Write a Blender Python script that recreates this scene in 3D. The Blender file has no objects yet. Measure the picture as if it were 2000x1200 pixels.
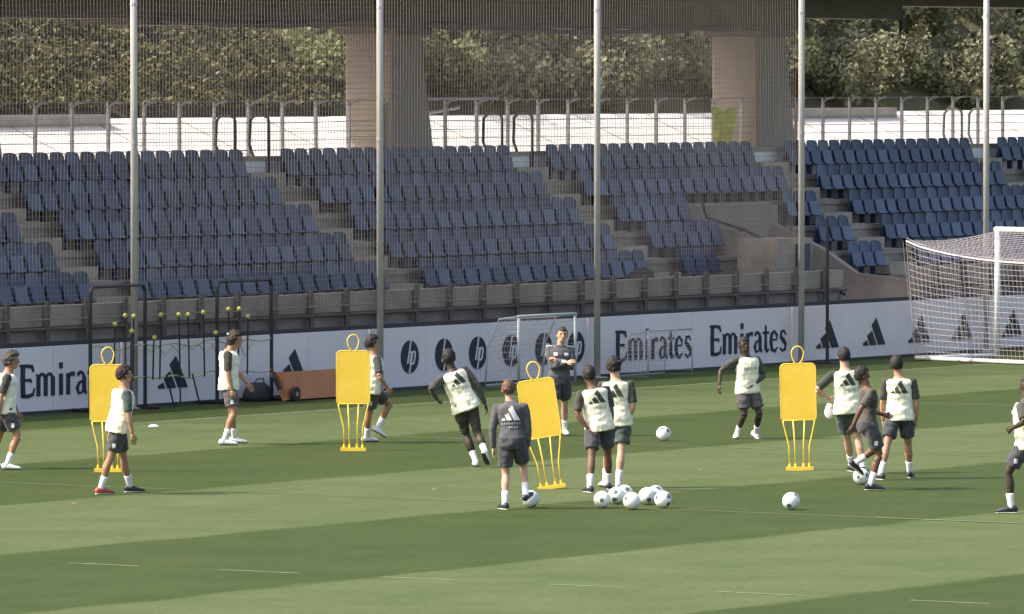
import bpy, bmesh, math, random
from mathutils import Vector, Matrix, noise
from mathutils.bvhtree import BVHTree

random.seed(7)
PI = math.pi
V = Vector

# ------------------------------------------------------------------ camera
sc = bpy.context.scene
FPX, YH, CH = 15000.0, 135.0, 5.9          # focal length in photo pixels, horizon row, camera height
PITCH = math.atan((600 - YH) / FPX)
CP, SP = math.cos(PITCH), math.sin(PITCH)
cam = bpy.data.cameras.new('camera')
cam.sensor_width = 36.0
cam.lens = 36.0 * FPX / 2000.0
cam.clip_start = 1.0
cam.clip_end = 3000.0
camo = bpy.data.objects.new('camera', cam)
sc.collection.objects.link(camo)
camo.location = (0, 0, CH)
camo.rotation_euler = (PI / 2 - PITCH, 0, 0)
sc.camera = camo

# ------------------------------------------------------------------ light
SUN_EL = math.radians(46)
SUN_H = V((-0.975, -0.22, 0)).normalized()              # horizontal direction towards the sun
SUN_DIR = V((SUN_H.x * math.cos(SUN_EL), SUN_H.y * math.cos(SUN_EL), math.sin(SUN_EL)))
world = bpy.data.worlds.new('World')
sc.world = world
world.use_nodes = True
nt = world.node_tree
bg = nt.nodes['Background']
sky = nt.nodes.new('ShaderNodeTexSky')
sky.sky_type = 'NISHITA'
sky.sun_disc = False
sky.dust_density = 5.0
sky.ozone_density = 0.4
sky.air_density = 1.0
sky.sun_elevation = SUN_EL
sky.sun_rotation = math.atan2(SUN_H.x, SUN_H.y)
nt.links.new(sky.outputs['Color'], bg.inputs['Color'])
bg.inputs['Strength'].default_value = 0.15
sl = bpy.data.lights.new('sun', 'SUN')
sl.energy = 2.75
sl.angle = math.radians(0.53)
sl.color = (1.0, 0.91, 0.79)
so = bpy.data.objects.new('sun', sl)
sc.collection.objects.link(so)
so.rotation_euler = SUN_DIR.to_track_quat('Z', 'Y').to_euler()
sc.view_settings.view_transform = 'Standard'
sc.view_settings.look = 'None'
sc.view_settings.gamma = 1.0
sc.view_settings.use_curve_mapping = False
sc.view_settings.exposure = 1.15
sc.cycles.max_bounces = 6
sc.cycles.diffuse_bounces = 3
sc.cycles.transparent_max_bounces = 8
sc.cycles.use_denoising = True

# ------------------------------------------------------------------ place geometry (board line frame)
def ray(px, py):
    a = (px - 1000) / FPX
    b = (600 - py) / FPX
    return V((a, CP + b * SP, -SP + b * CP))

def G(px, py, z=0.0):
    d = ray(px, py)
    k = (z - CH) / d.z
    return V((d.x * k, d.y * k, z))

def atY(px, py, Y):
    d = ray(px, py)
    k = Y / d.y
    return V((d.x * k, Y, CH + d.z * k))

TH = math.radians(58.248)                   # direction of the advertising boards
U = V((math.cos(TH), math.sin(TH), 0))
N = V((-U.y, U.x, 0))
B0 = V((0, 144.406, 0))

def W(s, t, z=0.0):
    return B0 + U * s + N * t + V((0, 0, z))

def gst(px, py):
    g = G(px, py) - B0
    return g.dot(U), g.dot(N)

# ------------------------------------------------------------------ mesh helpers
COL = sc.collection

class MB:
    def __init__(self):
        self.v = []; self.f = []; self.m = []
    def quadbox(self, c, sx, sy, sz, rz=0.0, mi=0, rot=None):
        """box centred at c with full sizes"""
        R = rot if rot is not None else Matrix.Rotation(rz, 3, 'Z')
        b = len(self.v)
        for dz in (-.5, .5):
            for dy in (-.5, .5):
                for dx in (-.5, .5):
                    self.v.append(V(c) + R @ V((dx * sx, dy * sy, dz * sz)))
        for q in ((0, 2, 3, 1), (4, 5, 7, 6), (0, 1, 5, 4), (2, 6, 7, 3), (0, 4, 6, 2), (1, 3, 7, 5)):
            self.f.append(tuple(b + i for i in q)); self.m.append(mi)
        return self
    def box(self, x0, x1, y0, y1, z0, z1, mi=0):
        return self.quadbox(((x0 + x1) / 2, (y0 + y1) / 2, (z0 + z1) / 2), x1 - x0, y1 - y0, z1 - z0, mi=mi)
    def prism(self, poly, y0, y1, mi=0):
        """poly in (x,z), extruded along y"""
        n = len(poly); b = len(self.v)
        for y in (y0, y1):
            for (x, z) in poly:
                self.v.append(V((x, y, z)))
        self.f.append(tuple(b + i for i in range(n))); self.m.append(mi)
        self.f.append(tuple(b + n + i for i in reversed(range(n)))); self.m.append(mi)
        for i in range(n):
            j = (i + 1) % n
            self.f.append((b + i, b + n + i, b + n + j, b + j)); self.m.append(mi)
        return self
    def rings(self, rings, cap=True, mi=0):
        n = len(rings[0]); b = len(self.v)
        for r in rings:
            self.v.extend(r)
        for k in range(len(rings) - 1):
            for i in range(n):
                j = (i + 1) % n
                self.f.append((b + k * n + i, b + k * n + j, b + (k + 1) * n + j, b + (k + 1) * n + i)); self.m.append(mi)
        if cap:
            self.f.append(tuple(b + i for i in reversed(range(n)))); self.m.append(mi)
            o = b + (len(rings) - 1) * n
            self.f.append(tuple(o + i for i in range(n))); self.m.append(mi)
        return self
    def tube(self, pts, r, n=6, cap=True, mi=0, flat=1.0):
        pts = [V(p) for p in pts]
        rs = r if isinstance(r, (list, tuple)) else [r] * len(pts)
        t0 = (pts[1] - pts[0]).normalized()
        up = V((0, 0, 1)) if abs(t0.z) < .9 else V((0, 1, 0))
        a = (up - t0 * up.dot(t0)).normalized()
        out = []
        for i, p in enumerate(pts):
            if i == 0: t = pts[1] - p
            elif i == len(pts) - 1: t = p - pts[-2]
            else: t = (pts[i + 1] - p).normalized() + (p - pts[i - 1]).normalized()
            t.normalize()
            a = a - t * a.dot(t)
            if a.length < 1e-5: a = t.orthogonal()
            a.normalize()
            c = t.cross(a)
            out.append([p + a * (rs[i] * math.cos(2 * PI * k / n)) + c * (rs[i] * flat * math.sin(2 * PI * k / n)) for k in range(n)])
        return self.rings(out, cap, mi)
    def ell(self, c, ax, ay, az, nu=14, nv=9, mi=0):
        """ellipsoid with axis vectors ax, ay, az"""
        out = []
        for j in range(1, nv):
            ph = -PI / 2 + PI * j / nv
            out.append([V(c) + az * math.sin(ph) + (ax * math.cos(2 * PI * i / nu) + ay * math.sin(2 * PI * i / nu)) * math.cos(ph) for i in range(nu)])
        return self.rings(out, True, mi)
    def mesh(self, name, mats, smooth=False):
        me = bpy.data.meshes.new(name)
        me.from_pydata(self.v, [], self.f)
        if not isinstance(mats, (list, tuple)): mats = [mats]
        for m in mats: me.materials.append(m)
        if len(mats) > 1:
            me.polygons.foreach_set('material_index', self.m)
        if smooth:
            me.polygons.foreach_set('use_smooth', [True] * len(me.polygons))
        me.update()
        return me

def link(name, me, parent=None, kind=None):
    o = bpy.data.objects.new(name, me)
    COL.objects.link(o)
    if parent is not None: o.parent = parent
    if kind: o['kind'] = kind
    return o

def part(name, mb, mat, parent=None, smooth=False, kind=None):
    return link(name, mb.mesh(name, mat, smooth), parent, kind)

def tag(o, label, cat, group=None):
    o['label'] = label; o['category'] = cat
    if group: o['group'] = group
    return o

def thing(name, label, cat, loc=(0, 0, 0), rz=0.0, group=None):
    o = bpy.data.objects.new(name, None)
    COL.objects.link(o)
    o.empty_display_size = .1
    o.location = loc; o.rotation_euler = (0, 0, rz)
    return tag(o, label, cat, group)

def struct(name, mb, mat, parent=None, loc=None, rz=0.0, smooth=False):
    o = link(name, mb.mesh(name, mat, smooth), parent)
    if parent is None:
        o['kind'] = 'structure'
    if loc is not None:
        o.location = loc; o.rotation_euler = (0, 0, rz)
    return o

def copy_tree(o, parent=None):
    c = o.copy(); COL.objects.link(c)
    if parent is not None: c.parent = parent
    for ch in o.children: copy_tree(ch, c)
    return c

# ------------------------------------------------------------------ materials
def material(name, col, rough=.8, var=0.0, scale=5.0, spec=.3, metal=0.0, bump=0.0, bscale=40.0, col2=None, sheen=0.0, stretch=None, detail=5.0):
    m = bpy.data.materials.new(name)
    m.use_nodes = True
    t = m.node_tree; b = t.nodes['Principled BSDF']
    b.inputs['Base Color'].default_value = (*col, 1)
    b.inputs['Roughness'].default_value = rough
    b.inputs['Metallic'].default_value = metal
    b.inputs['Specular IOR Level'].default_value = spec
    if sheen: b.inputs['Sheen Weight'].default_value = sheen
    if var or col2 or bump:
        tc = t.nodes.new('ShaderNodeTexCoord')
        mp = t.nodes.new('ShaderNodeMapping')
        if stretch: mp.inputs['Scale'].default_value = stretch
        t.links.new(tc.outputs['Object'], mp.inputs['Vector'])
    if var or col2:
        nz = t.nodes.new('ShaderNodeTexNoise')
        nz.inputs['Scale'].default_value = scale
        nz.inputs['Detail'].default_value = detail
        t.links.new(mp.outputs['Vector'], nz.inputs['Vector'])
        rp = t.nodes.new('ShaderNodeValToRGB')
        c2 = col2 if col2 else tuple(min(1, c * (1 + var)) for c in col)
        c1 = col if col2 else tuple(c * (1 - var) for c in col)
        rp.color_ramp.elements[0].position = .32; rp.color_ramp.elements[1].position = .68
        rp.color_ramp.elements[0].color = (*c1, 1); rp.color_ramp.elements[1].color = (*c2, 1)
        t.links.new(nz.outputs['Fac'], rp.inputs['Fac'])
        t.links.new(rp.outputs['Color'], b.inputs['Base Color'])
    if bump:
        n2 = t.nodes.new('ShaderNodeTexNoise')
        n2.inputs['Scale'].default_value = bscale; n2.inputs['Detail'].default_value = 4
        t.links.new(mp.outputs['Vector'], n2.inputs['Vector'])
        bp = t.nodes.new('ShaderNodeBump')
        bp.inputs['Strength'].default_value = bump; bp.inputs['Distance'].default_value = .02
        t.links.new(n2.outputs['Fac'], bp.inputs['Height'])
        t.links.new(bp.outputs['Normal'], b.inputs['Normal'])
    return m

def leaf_material(name, c1, c2, c3):
    m = bpy.data.materials.new(name); m.use_nodes = True
    t = m.node_tree; b = t.nodes['Principled BSDF']
    b.inputs['Roughness'].default_value = .55
    b.inputs['Specular IOR Level'].default_value = .35
    g = t.nodes.new('ShaderNodeNewGeometry')
    rp = t.nodes.new('ShaderNodeValToRGB')
    e = rp.color_ramp.elements
    e[0].color = (*c1, 1); e[1].color = (*c3, 1); e[1].position = 1
    x = e.new(.6); x.color = (*c2, 1)
    t.links.new(g.outputs['Random Per Island'], rp.inputs['Fac'])
    t.links.new(rp.outputs['Color'], b.inputs['Base Color'])
    tr = t.nodes.new('ShaderNodeBsdfTranslucent'); mx = t.nodes.new('ShaderNodeMixShader'); mx.inputs[0].default_value = .38
    t.links.new(rp.outputs['Color'], tr.inputs['Color'])
    t.links.new(b.outputs[0], mx.inputs[1]); t.links.new(tr.outputs[0], mx.inputs[2])
    t.links.new(mx.outputs[0], t.nodes['Material Output'].inputs['Surface'])
    return m

M = {}
M['white_board'] = material('white_board', (.74, .665, .675), .45, .04, .8, .4)
M['ink'] = material('ink', (.025, .028, .042), .6, .2, 6)
M['board_edge'] = material('board_edge', (.045, .045, .05), .6)
M['pole_metal'] = material('pole_metal', (.50, .465, .43), .55, .08, 1.5, .35, .0)
M['concrete'] = material('concrete', (.26, .22, .18), .9, col2=(.40, .335, .275), scale=1.6, bump=.3, bscale=14)
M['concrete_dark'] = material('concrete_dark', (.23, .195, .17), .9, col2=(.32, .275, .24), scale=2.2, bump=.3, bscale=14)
M['step_concrete'] = material('step_concrete', (.33, .275, .21), .9, col2=(.44, .375, .295), scale=3.0)
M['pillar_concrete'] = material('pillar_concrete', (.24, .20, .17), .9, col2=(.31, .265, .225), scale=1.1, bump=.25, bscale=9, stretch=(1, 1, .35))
M['white_concrete'] = material('white_concrete', (.74, .72, .70), .85, col2=(.82, .80, .78), scale=.7)
M['shade_and_joint_grey'] = material('shade_and_joint_grey', (.36, .34, .33), .85, .1, 2)  # grey of the bank's joint covers and its painted shade strips
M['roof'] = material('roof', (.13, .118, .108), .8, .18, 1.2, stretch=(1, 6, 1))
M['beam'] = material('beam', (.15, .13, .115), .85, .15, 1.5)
M['rail'] = material('rail', (.42, .40, .38), .5, .12, 4, .4, .2)
M['dark_metal'] = material('dark_metal', (.055, .055, .065), .5, .1, 4, .4)
M['rail_brown'] = material('rail_brown', (.13, .105, .09), .7, .2, 3)
M['seat_blue'] = None
M['net'] = material('net_cord', (.20, .172, .148), .9)
M['goal_net'] = material('goal_net_cord', (.40, .36, .355), .9)
M['white_paint'] = material('white_paint', (.80, .80, .80), .35, .04, 3, .5)
M['grey_white'] = material('grey_white', (.42, .45, .44), .5, .05, 3)
M['black_paint'] = material('black_paint', (.018, .018, .02), .45, .1, 3, .4)
M['yellow'] = material('yellow_plastic', (.78, .52, .045), .40, col2=(.87, .61, .08), scale=2.2, spec=.45)
M['tip_yellow'] = material('tip_yellow', (.50, .46, .10), .5)
M['cord_yellow'] = material('cord_yellow', (.36, .36, .20), .8)
M['orange'] = material('orange_tarp', (.42, .165, .075), .75, col2=(.47, .20, .095), scale=2.5)
M['rubber'] = material('rubber', (.03, .03, .032), .8)
M['ball_white'] = None
M['boot_white'] = material('boot_white', (.72, .74, .70), .4, .05, 9)
M['boot_black'] = material('boot_black', (.03, .033, .038), .4, .1, 9)
M['boot_red'] = material('boot_red', (.42, .09, .06), .4, .1, 9)
M['sock'] = material('sock', (.74, .72, .74), .85, .05, 25)
M['bib'] = material('bib_cloth', (.72, .715, .54), .8, col2=(.80, .79, .63), scale=5, sheen=.2)
M['shirt_dark'] = material('shirt_dark', (.045, .046, .038), .85, .25, 12, sheen=.2)
M['shirt_teal'] = material('shirt_teal', (.05, .075, .07), .85, .2, 12, sheen=.2)
M['shirt_olive'] = material('shirt_olive', (.070, .064, .050), .85, .25, 9, sheen=.2)
M['track_grey'] = material('track_grey', (.075, .075, .083), .8, .15, 6, bump=.2, bscale=10, sheen=.2)
M['shorts'] = material('shorts_grey', (.050, .052, .060), .85, .18, 8, bump=.2, bscale=12, sheen=.2)
M['shorts_warm'] = material('shorts_warm', (.085, .075, .085), .85, .18, 8, sheen=.2)
M['tights'] = material('tights', (.045, .043, .032), .75, .2, 8)
M['logo_white'] = material('logo_white', (.72, .72, .72), .7)
M['logo_dark'] = material('logo_dark', (.045, .06, .045), .8)
M['logo_faint'] = material('logo_faint', (.42, .46, .34), .8)
M['logo_faint_grey'] = material('logo_faint_grey', (.30, .30, .31), .8)
M['cloth_yellow'] = material('cloth_yellow', (.66, .62, .16), .85, .2, 6)
M['cloth_dark'] = material('cloth_dark', (.06, .05, .045), .9, .25, 5)
M['bark'] = material('bark', (.10, .085, .065), .95, .3, 8, bump=.6, bscale=12)
M['soil'] = material('soil', (.15, .125, .08), .95, col2=(.12, .13, .06), scale=1.5)
M['leaf_olive'] = leaf_material('leaf_olive', (.085, .085, .042), (.145, .14, .066), (.29, .27, .145))
M['leaf_green'] = leaf_material('leaf_green', (.13, .145, .068), (.22, .235, .11), (.37, .38, .21))
M['leaf_grey'] = leaf_material('leaf_grey', (.17, .18, .10), (.28, .285, .16), (.44, .44, .28))
M['eye'] = material('eye', (.03, .02, .015), .2)
M['lip'] = material('lip', (.22, .07, .06), .5)

def skin(name, c):
    m = material(name, c, .55, .10, 14, .35)
    b = m.node_tree.nodes['Principled BSDF']
    b.inputs['Subsurface Weight'].default_value = .0
    return m
SK = {'light': skin('skin_light', (.50, .30, .21)), 'tan': skin('skin_tan', (.36, .20, .125)), 'brown': skin('skin_brown', (.15, .075, .05)),
      'dark': skin('skin_dark', (.055, .038, .026))}
HR = {'black': material('hair_black', (.022, .02, .02), .7, .3, 30), 'auburn': material('hair_auburn', (.034, .022, .018), .7, .35, 30),
      'ginger': material('hair_ginger', (.13, .07, .045), .7, .3, 30), 'maroon': material('hair_maroon', (.032, .016, .020), .8, .3, 20),
      'greybrown': material('hair_greybrown', (.06, .052, .05), .7, .3, 30), 'brown': material('hair_brown', (.05, .03, .022), .7, .3, 30)}

# seats: blue plastic, each a little differently faded
def seat_mat():
    m = bpy.data.materials.new('seat_plastic'); m.use_nodes = True
    t = m.node_tree; b = t.nodes['Principled BSDF']
    oi = t.nodes.new('ShaderNodeObjectInfo')
    rp = t.nodes.new('ShaderNodeValToRGB')
    e = rp.color_ramp.elements
    e[0].color = (.030, .042, .090, 1); e[1].color = (.088, .115, .190, 1)
    x = e.new(.55); x.color = (.042, .060, .125, 1)
    t.links.new(oi.outputs['Random'], rp.inputs['Fac'])
    t.links.new(rp.outputs['Color'], b.inputs['Base Color'])
    b.inputs['Roughness'].default_value = .45
    b.inputs['Specular IOR Level'].default_value = .5
    return m
M['seat_blue'] = seat_mat()

def ball_mat():
    m = bpy.data.materials.new('ball_leather'); m.use_nodes = True
    t = m.node_tree; b = t.nodes['Principled BSDF']
    tc = t.nodes.new('ShaderNodeTexCoord')
    vo = t.nodes.new('ShaderNodeTexVoronoi'); vo.inputs['Scale'].default_value = 7.5
    t.links.new(tc.outputs['Object'], vo.inputs['Vector'])
    rp = t.nodes.new('ShaderNodeValToRGB')
    rp.color_ramp.elements[0].position = .26; rp.color_ramp.elements[1].position = .32
    rp.color_ramp.elements[0].color = (.10, .14, .14, 1); rp.color_ramp.elements[1].color = (.80, .82, .80, 1)
    t.links.new(vo.outputs['Distance'], rp.inputs['Fac'])
    nz = t.nodes.new('ShaderNodeTexNoise'); nz.inputs['Scale'].default_value = 9; t.links.new(tc.outputs['Object'], nz.inputs['Vector'])
    r2 = t.nodes.new('ShaderNodeValToRGB'); r2.color_ramp.elements[0].position = .45; r2.color_ramp.elements[1].position = .75
    r2.color_ramp.elements[0].color = (1, 1, 1, 1); r2.color_ramp.elements[1].color = (.62, .66, .5, 1)
    t.links.new(nz.outputs['Fac'], r2.inputs['Fac'])
    mu = t.nodes.new('ShaderNodeMixRGB'); mu.blend_type = 'MULTIPLY'; mu.inputs[0].default_value = 1
    t.links.new(rp.outputs['Color'], mu.inputs[1]); t.links.new(r2.outputs['Color'], mu.inputs[2]); t.links.new(mu.outputs[0], b.inputs['Base Color'])
    b.inputs['Roughness'].default_value = .35
    return m
M['ball_white'] = ball_mat()

# grass with mown stripes (the lean of the blades, parallel to the touch line)
def grass_mat():
    m = bpy.data.materials.new('mown_grass'); m.use_nodes = True
    t = m.node_tree; L = t.links; b = t.nodes['Principled BSDF']
    def nd(k, **kw):
        n = t.nodes.new(k)
        for a, v in kw.items(): setattr(n, a, v)
        return n
    def mth(op, a, bb=None):
        n = nd('ShaderNodeMath', operation=op)
        for i, x in enumerate((a, bb)):
            if x is None: continue
            if isinstance(x, (int, float)): n.inputs[i].default_value = x
            else: L.new(x, n.inputs[i])
        return n.outputs[0]
    tc = nd('ShaderNodeTexCoord')
    sep = nd('ShaderNodeSeparateXYZ'); L.new(tc.outputs['Object'], sep.inputs[0])   # object frame: x along boards, y across
    # wobble of the mower's path
    mp = nd('ShaderNodeMapping'); mp.inputs['Scale'].default_value = (.5, 3.0, 1); L.new(tc.outputs['Object'], mp.inputs[0])
    n0 = nd('ShaderNodeTexNoise'); n0.inputs['Scale'].default_value = 1.2; n0.inputs['Detail'].default_value = 6; L.new(mp.outputs[0], n0.inputs['Vector'])
    wob = mth('MULTIPLY', mth('SUBTRACT', n0.outputs['Fac'], .5), .55)
    q = mth('DIVIDE', mth('ADD', mth('ADD', sep.outputs['Y'], 3.3), wob), 6.12)
    fr = mth('FRACT', mth('MULTIPLY', q, .5))
    # soft-edged square wave
    w = mth('SINE', mth('MULTIPLY', fr, -2 * PI))
    st = nd('ShaderNodeMapRange'); st.inputs['From Min'].default_value = -.05; st.inputs['From Max'].default_value = .05
    L.new(w, st.inputs['Value'])
    # mottling at several scales
    n1 = nd('ShaderNodeTexNoise'); n1.inputs['Scale'].default_value = .55; n1.inputs['Detail'].default_value = 8; n1.inputs['Roughness'].default_value = .62; L.new(tc.outputs['Object'], n1.inputs['Vector'])
    mp2 = nd('ShaderNodeMapping'); mp2.inputs['Scale'].default_value = (1.2, 6.0, 1); L.new(tc.outputs['Object'], mp2.inputs[0])
    n2 = nd('ShaderNodeTexNoise'); n2.inputs['Scale'].default_value = 2.5; n2.inputs['Detail'].default_value = 8; n2.inputs['Roughness'].default_value = .78; L.new(mp2.outputs[0], n2.inputs['Vector'])
    light1 = nd('ShaderNodeMixRGB'); light1.inputs[1].default_value = (.058, .085, .026, 1); light1.inputs[2].default_value = (.084, .104, .041, 1)
    dark1 = nd('ShaderNodeMixRGB'); dark1.inputs[1].default_value = (.030, .050, .0085, 1); dark1.inputs[2].default_value = (.042, .060, .0145, 1)
    f1 = nd('ShaderNodeMapRange'); f1.inputs['From Min'].default_value = .33; f1.inputs['From Max'].default_value = .67; L.new(n1.outputs['Fac'], f1.inputs['Value'])
    for x in (light1, dark1): L.new(f1.outputs[0], x.inputs[0])
    mx = nd('ShaderNodeMixRGB'); L.new(st.outputs[0], mx.inputs[0]); L.new(light1.outputs[0], mx.inputs[2]); L.new(dark1.outputs[0], mx.inputs[1])
    hv = nd('ShaderNodeMapRange'); hv.inputs['From Min'].default_value = .3; hv.inputs['From Max'].default_value = .7; hv.inputs['To Min'].default_value = .80; hv.inputs['To Max'].default_value = 1.20
    L.new(n2.outputs['Fac'], hv.inputs['Value'])
    vm = nd('ShaderNodeVectorMath', operation='SCALE'); L.new(mx.outputs[0], vm.inputs[0]); L.new(hv.outputs[0], vm.inputs['Scale'])
    mp4 = nd('ShaderNodeMapping'); mp4.inputs['Scale'].default_value = (1.0, 1.0, 1); mp4.inputs['Rotation'].default_value = (0, 0, .55); L.new(tc.outputs['Object'], mp4.inputs[0])
    n4 = nd('ShaderNodeTexNoise'); n4.inputs['Scale'].default_value = 26; n4.inputs['Detail'].default_value = 3; L.new(mp4.outputs[0], n4.inputs['Vector'])
    h4 = nd('ShaderNodeMapRange'); h4.inputs['From Min'].default_value = .3; h4.inputs['From Max'].default_value = .7; h4.inputs['To Min'].default_value = .80; h4.inputs['To Max'].default_value = 1.20
    L.new(n4.outputs['Fac'], h4.inputs['Value'])
    vm2 = nd('ShaderNodeVectorMath', operation='SCALE'); L.new(vm.outputs[0], vm2.inputs[0]); L.new(h4.outputs[0], vm2.inputs['Scale'])
    # scattered worn patches
    n5 = nd('ShaderNodeTexNoise'); n5.inputs['Scale'].default_value = 1.7; n5.inputs['Detail'].default_value = 7; n5.inputs['Roughness'].default_value = .7; L.new(tc.outputs['Object'], n5.inputs['Vector'])
    h5 = nd('ShaderNodeMapRange'); h5.inputs['From Min'].default_value = .62; h5.inputs['From Max'].default_value = .74; h5.inputs['To Max'].default_value = .55; L.new(n5.outputs['Fac'], h5.inputs['Value'])
    wn = nd('ShaderNodeMixRGB'); wn.inputs[2].default_value = (.115, .118, .055, 1); L.new(h5.outputs[0], wn.inputs[0]); L.new(vm2.outputs[0], wn.inputs[1])
    L.new(wn.outputs[0], b.inputs['Base Color'])
    b.inputs['Roughness'].default_value = .9
    b.inputs['Specular IOR Level'].default_value = .15
    n3 = nd('ShaderNodeTexNoise'); n3.inputs['Scale'].default_value = 9; n3.inputs['Detail'].default_value = 6; L.new(tc.outputs['Object'], n3.inputs['Vector'])
    bp = nd('ShaderNodeBump'); bp.inputs['Strength'].default_value = .35; bp.inputs['Distance'].default_value = .02
    L.new(n3.outputs['Fac'], bp.inputs['Height']); L.new(bp.outputs['Normal'], b.inputs['Normal'])
    return m
M['grass'] = grass_mat()
M['line_paint'] = material('line_paint', (.125, .15, .085), .9, col2=(.235, .255, .17), scale=6)
M['line_faint'] = material('line_faint', (.085, .105, .045), .9, col2=(.14, .155, .085), scale=6)

ROT = TH
# ================================================================== THE SETTING
# pitch: one sheet to the horizon, in the board frame
mb = MB(); mb.v = [V((-1500, -1500, 0)), V((1500, -1500, 0)), V((1500, 1.3, 0)), V((-1500, 1.3, 0))]; mb.f = [(0, 1, 2, 3)]; mb.m = [0]
struct('pitch', mb, M['grass'], loc=B0, rz=ROT)
mb = MB().box(-1500, 1500, 1.3, 1500, -.4, -.01)
struct('ground', mb, M['soil'], loc=B0, rz=ROT)

def sheet(name, poly, mat, z=.004):
    mb = MB(); mb.v = [V((x, y, z)) for x, y in poly]; mb.f = [tuple(range(len(poly)))]; mb.m = [0]
    return struct(name, mb, mat, loc=B0, rz=ROT)

def painted_line(a, b, w, mat, name='painted_line', z=.004):
    a = V((a[0], a[1], 0)); b = V((b[0], b[1], 0)); d = (b - a).normalized(); p = V((-d.y, d.x, 0)) * w / 2
    L = (b - a).length; k = max(2, int(L / .5)); mb = MB()
    for i in range(k + 1):
        c = a + d * (L * i / k); j = 1 + .25 * (noise.noise(c * 2.3) )
        mb.v += [c + p * j + V((0, 0, z)), c - p * j + V((0, 0, z))]
    for i in range(k):
        mb.f.append((2 * i, 2 * i + 1, 2 * i + 3, 2 * i + 2)); mb.m.append(0)
    return struct(name, mb, mat, loc=B0, rz=ROT)

painted_line((-18.0, -3.45), (40, -3.15), .10, M['line_paint'])
painted_line((-33.4, -10), (-34.9, -34), .07, M['line_faint'])
painted_line((-34.52, -27.0), (-35.0, -34), .08, M['line_paint'], z=.008)
painted_line((-18.8, -5.2), (-19.7, -22), .08, M['line_faint'])
painted_line((-3.2, -8), (-4.2, -16), .09, M['line_faint'])
for a, b in ((-23.28, -24.33), (-25.48, -26.65), (-27.83, -28.83), (-30.16, -31.16), (-32.4, -33.57), (-34.94, -35.95), (-37.2, -38.3)):
    painted_line((-47.0 + a * .03, a), (-47.0 + b * .03, b), .07, M['line_paint'])

# divots in the turf
dv = MB()
for (px, py) in ((850, 957), (1370, 918), (146, 984)):
    g = G(px, py)
    r = [[g + V((math.cos(a) * q * (1 + .3 * random.random()), math.sin(a) * q * 2.2, h)) for a in [k * PI / 4 for k in range(8)]] for q, h in ((.045, .003), (.03, .012), (.01, .02))]
    dv.rings(r)
o = part('turf_divots', dv, M['soil'], kind='stuff')
o['label'] = 'small scuffed divots in the mown grass'

# ------------------------------------------------------------------ grandstand terrace
NR = 5
def row_t(k): return 3.0 + .8 * k            # front edge of a seating step
def row_z(k): return 1.50 + .525 * k         # its tread
AISLES = [-18.0 , -8.2, 1.6, 11.42, 21.4, 31.2, 41.0]
AW = 1.2
VOM = (15.3, 18.7)
stand = thing('grandstand', 'concrete terraced grandstand carrying rows of blue seats behind the pitch boards', 'grandstand', B0, ROT)
S0, S1 = -30.0, 52.0
def seg(s0, s1, gaps):
    """pieces of [s0,s1] without the gaps"""
    out = []; c = s0
    for a, b in sorted(gaps):
        if b <= c or a >= s1: continue
        if a > c: out.append((c, a))
        c = max(c, b)
    if c < s1: out.append((c, s1))
    return out
for k in range(NR):
    gaps = [VOM] if k < 3 else []
    for a, b in seg(S0, S1, gaps):
        mb = MB().box(a, b, row_t(k), row_t(k) + .8 - .003, 0.0, row_z(k))
        mb.box(a, b, row_t(k) - .03, row_t(k) + .05, row_z(k) - .09, row_z(k) + .004)     # nosing
        part('terrace_step', mb, M['concrete'], stand)
for a, b in seg(S0, S1, [VOM]):
    part('walkway', MB().box(a, b, 1.68, 2.96, 0, 1.18), M['concrete'], stand)
    part('parapet', MB().box(a, b, 1.50, 1.66, 0, 1.40), M['concrete_dark'], stand)
    part('coping', MB().box(a, b, 1.44, 1.72, 1.403, 1.76), M['concrete'], stand)
part('rear_walkway', MB().box(S0, S1, 7.0, 9.78, 0, 4.12), M['white_concrete'], stand)
part('rear_kerb', MB().box(S0, S1, 6.96, 7.1, 4.123, 4.2), M['concrete'], stand)
for A in AISLES:
    for k in range(NR):
        part('step', MB().box(A - AW / 2, A + AW / 2, row_t(k) - .42, row_t(k) - .034, row_z(k) - .5, row_z(k) - .26), M['step_concrete'], stand)
        part('step', MB().box(A - AW / 2, A + AW / 2, row_t(k) + .06, row_t(k) + .36, row_z(k) + .006, row_z(k) + .03), M['step_concrete'], stand)
    part('step', MB().box(A - AW / 2, A + AW / 2, 6.55, 6.95, 3.62, 3.88), M['step_concrete'], stand)
# vomitory (stair entrance through the seating)
v0, v1 = VOM
def slope_wall(s, prof, mat):
    mb = MB(); n = len(prof)
    for x in (s - .1, s + .1): mb.v += [V((x, t, z)) for t, z in prof]
    mb.f = [tuple(reversed(range(n))), tuple(range(n, 2 * n))] + [(i, (i + 1) % n, n + (i + 1) % n, n + i) for i in range(n)]; mb.m = [0] * len(mb.f)
    part('entrance_wall', mb, mat, stand)
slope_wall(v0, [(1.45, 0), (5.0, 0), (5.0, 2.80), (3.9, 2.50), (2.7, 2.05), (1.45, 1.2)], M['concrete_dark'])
slope_wall(v1, [(1.45, 0), (5.0, 0), (5.0, 2.62), (3.8, 2.1), (3.0, 1.6), (1.45, 1.45)], M['concrete'])
part('entrance_back', MB().box(v0 - .12, v1 + .12, 5.02, 5.3, 0, 3.02), M['pillar_concrete'], stand)
for k in range(6):
    part('step', MB().box(v0 + .1, v1 - .1, 1.5 + k * .5, 2.0 + k * .5 - .002, 0, .3 + k * .17), M['concrete_dark'], stand)
# a low concrete block with a dark panel beside the entrance
part('service_block', MB().box(13.6, v0 - .13, 2.1, 2.98, 1.185, 2.42), M['concrete'], stand)
gd = MB()
gd.box(14.45, 15.0, 2.05, 2.09, 1.25, 2.3)
part('dark_panel', gd, M['dark_metal'], stand)

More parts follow.
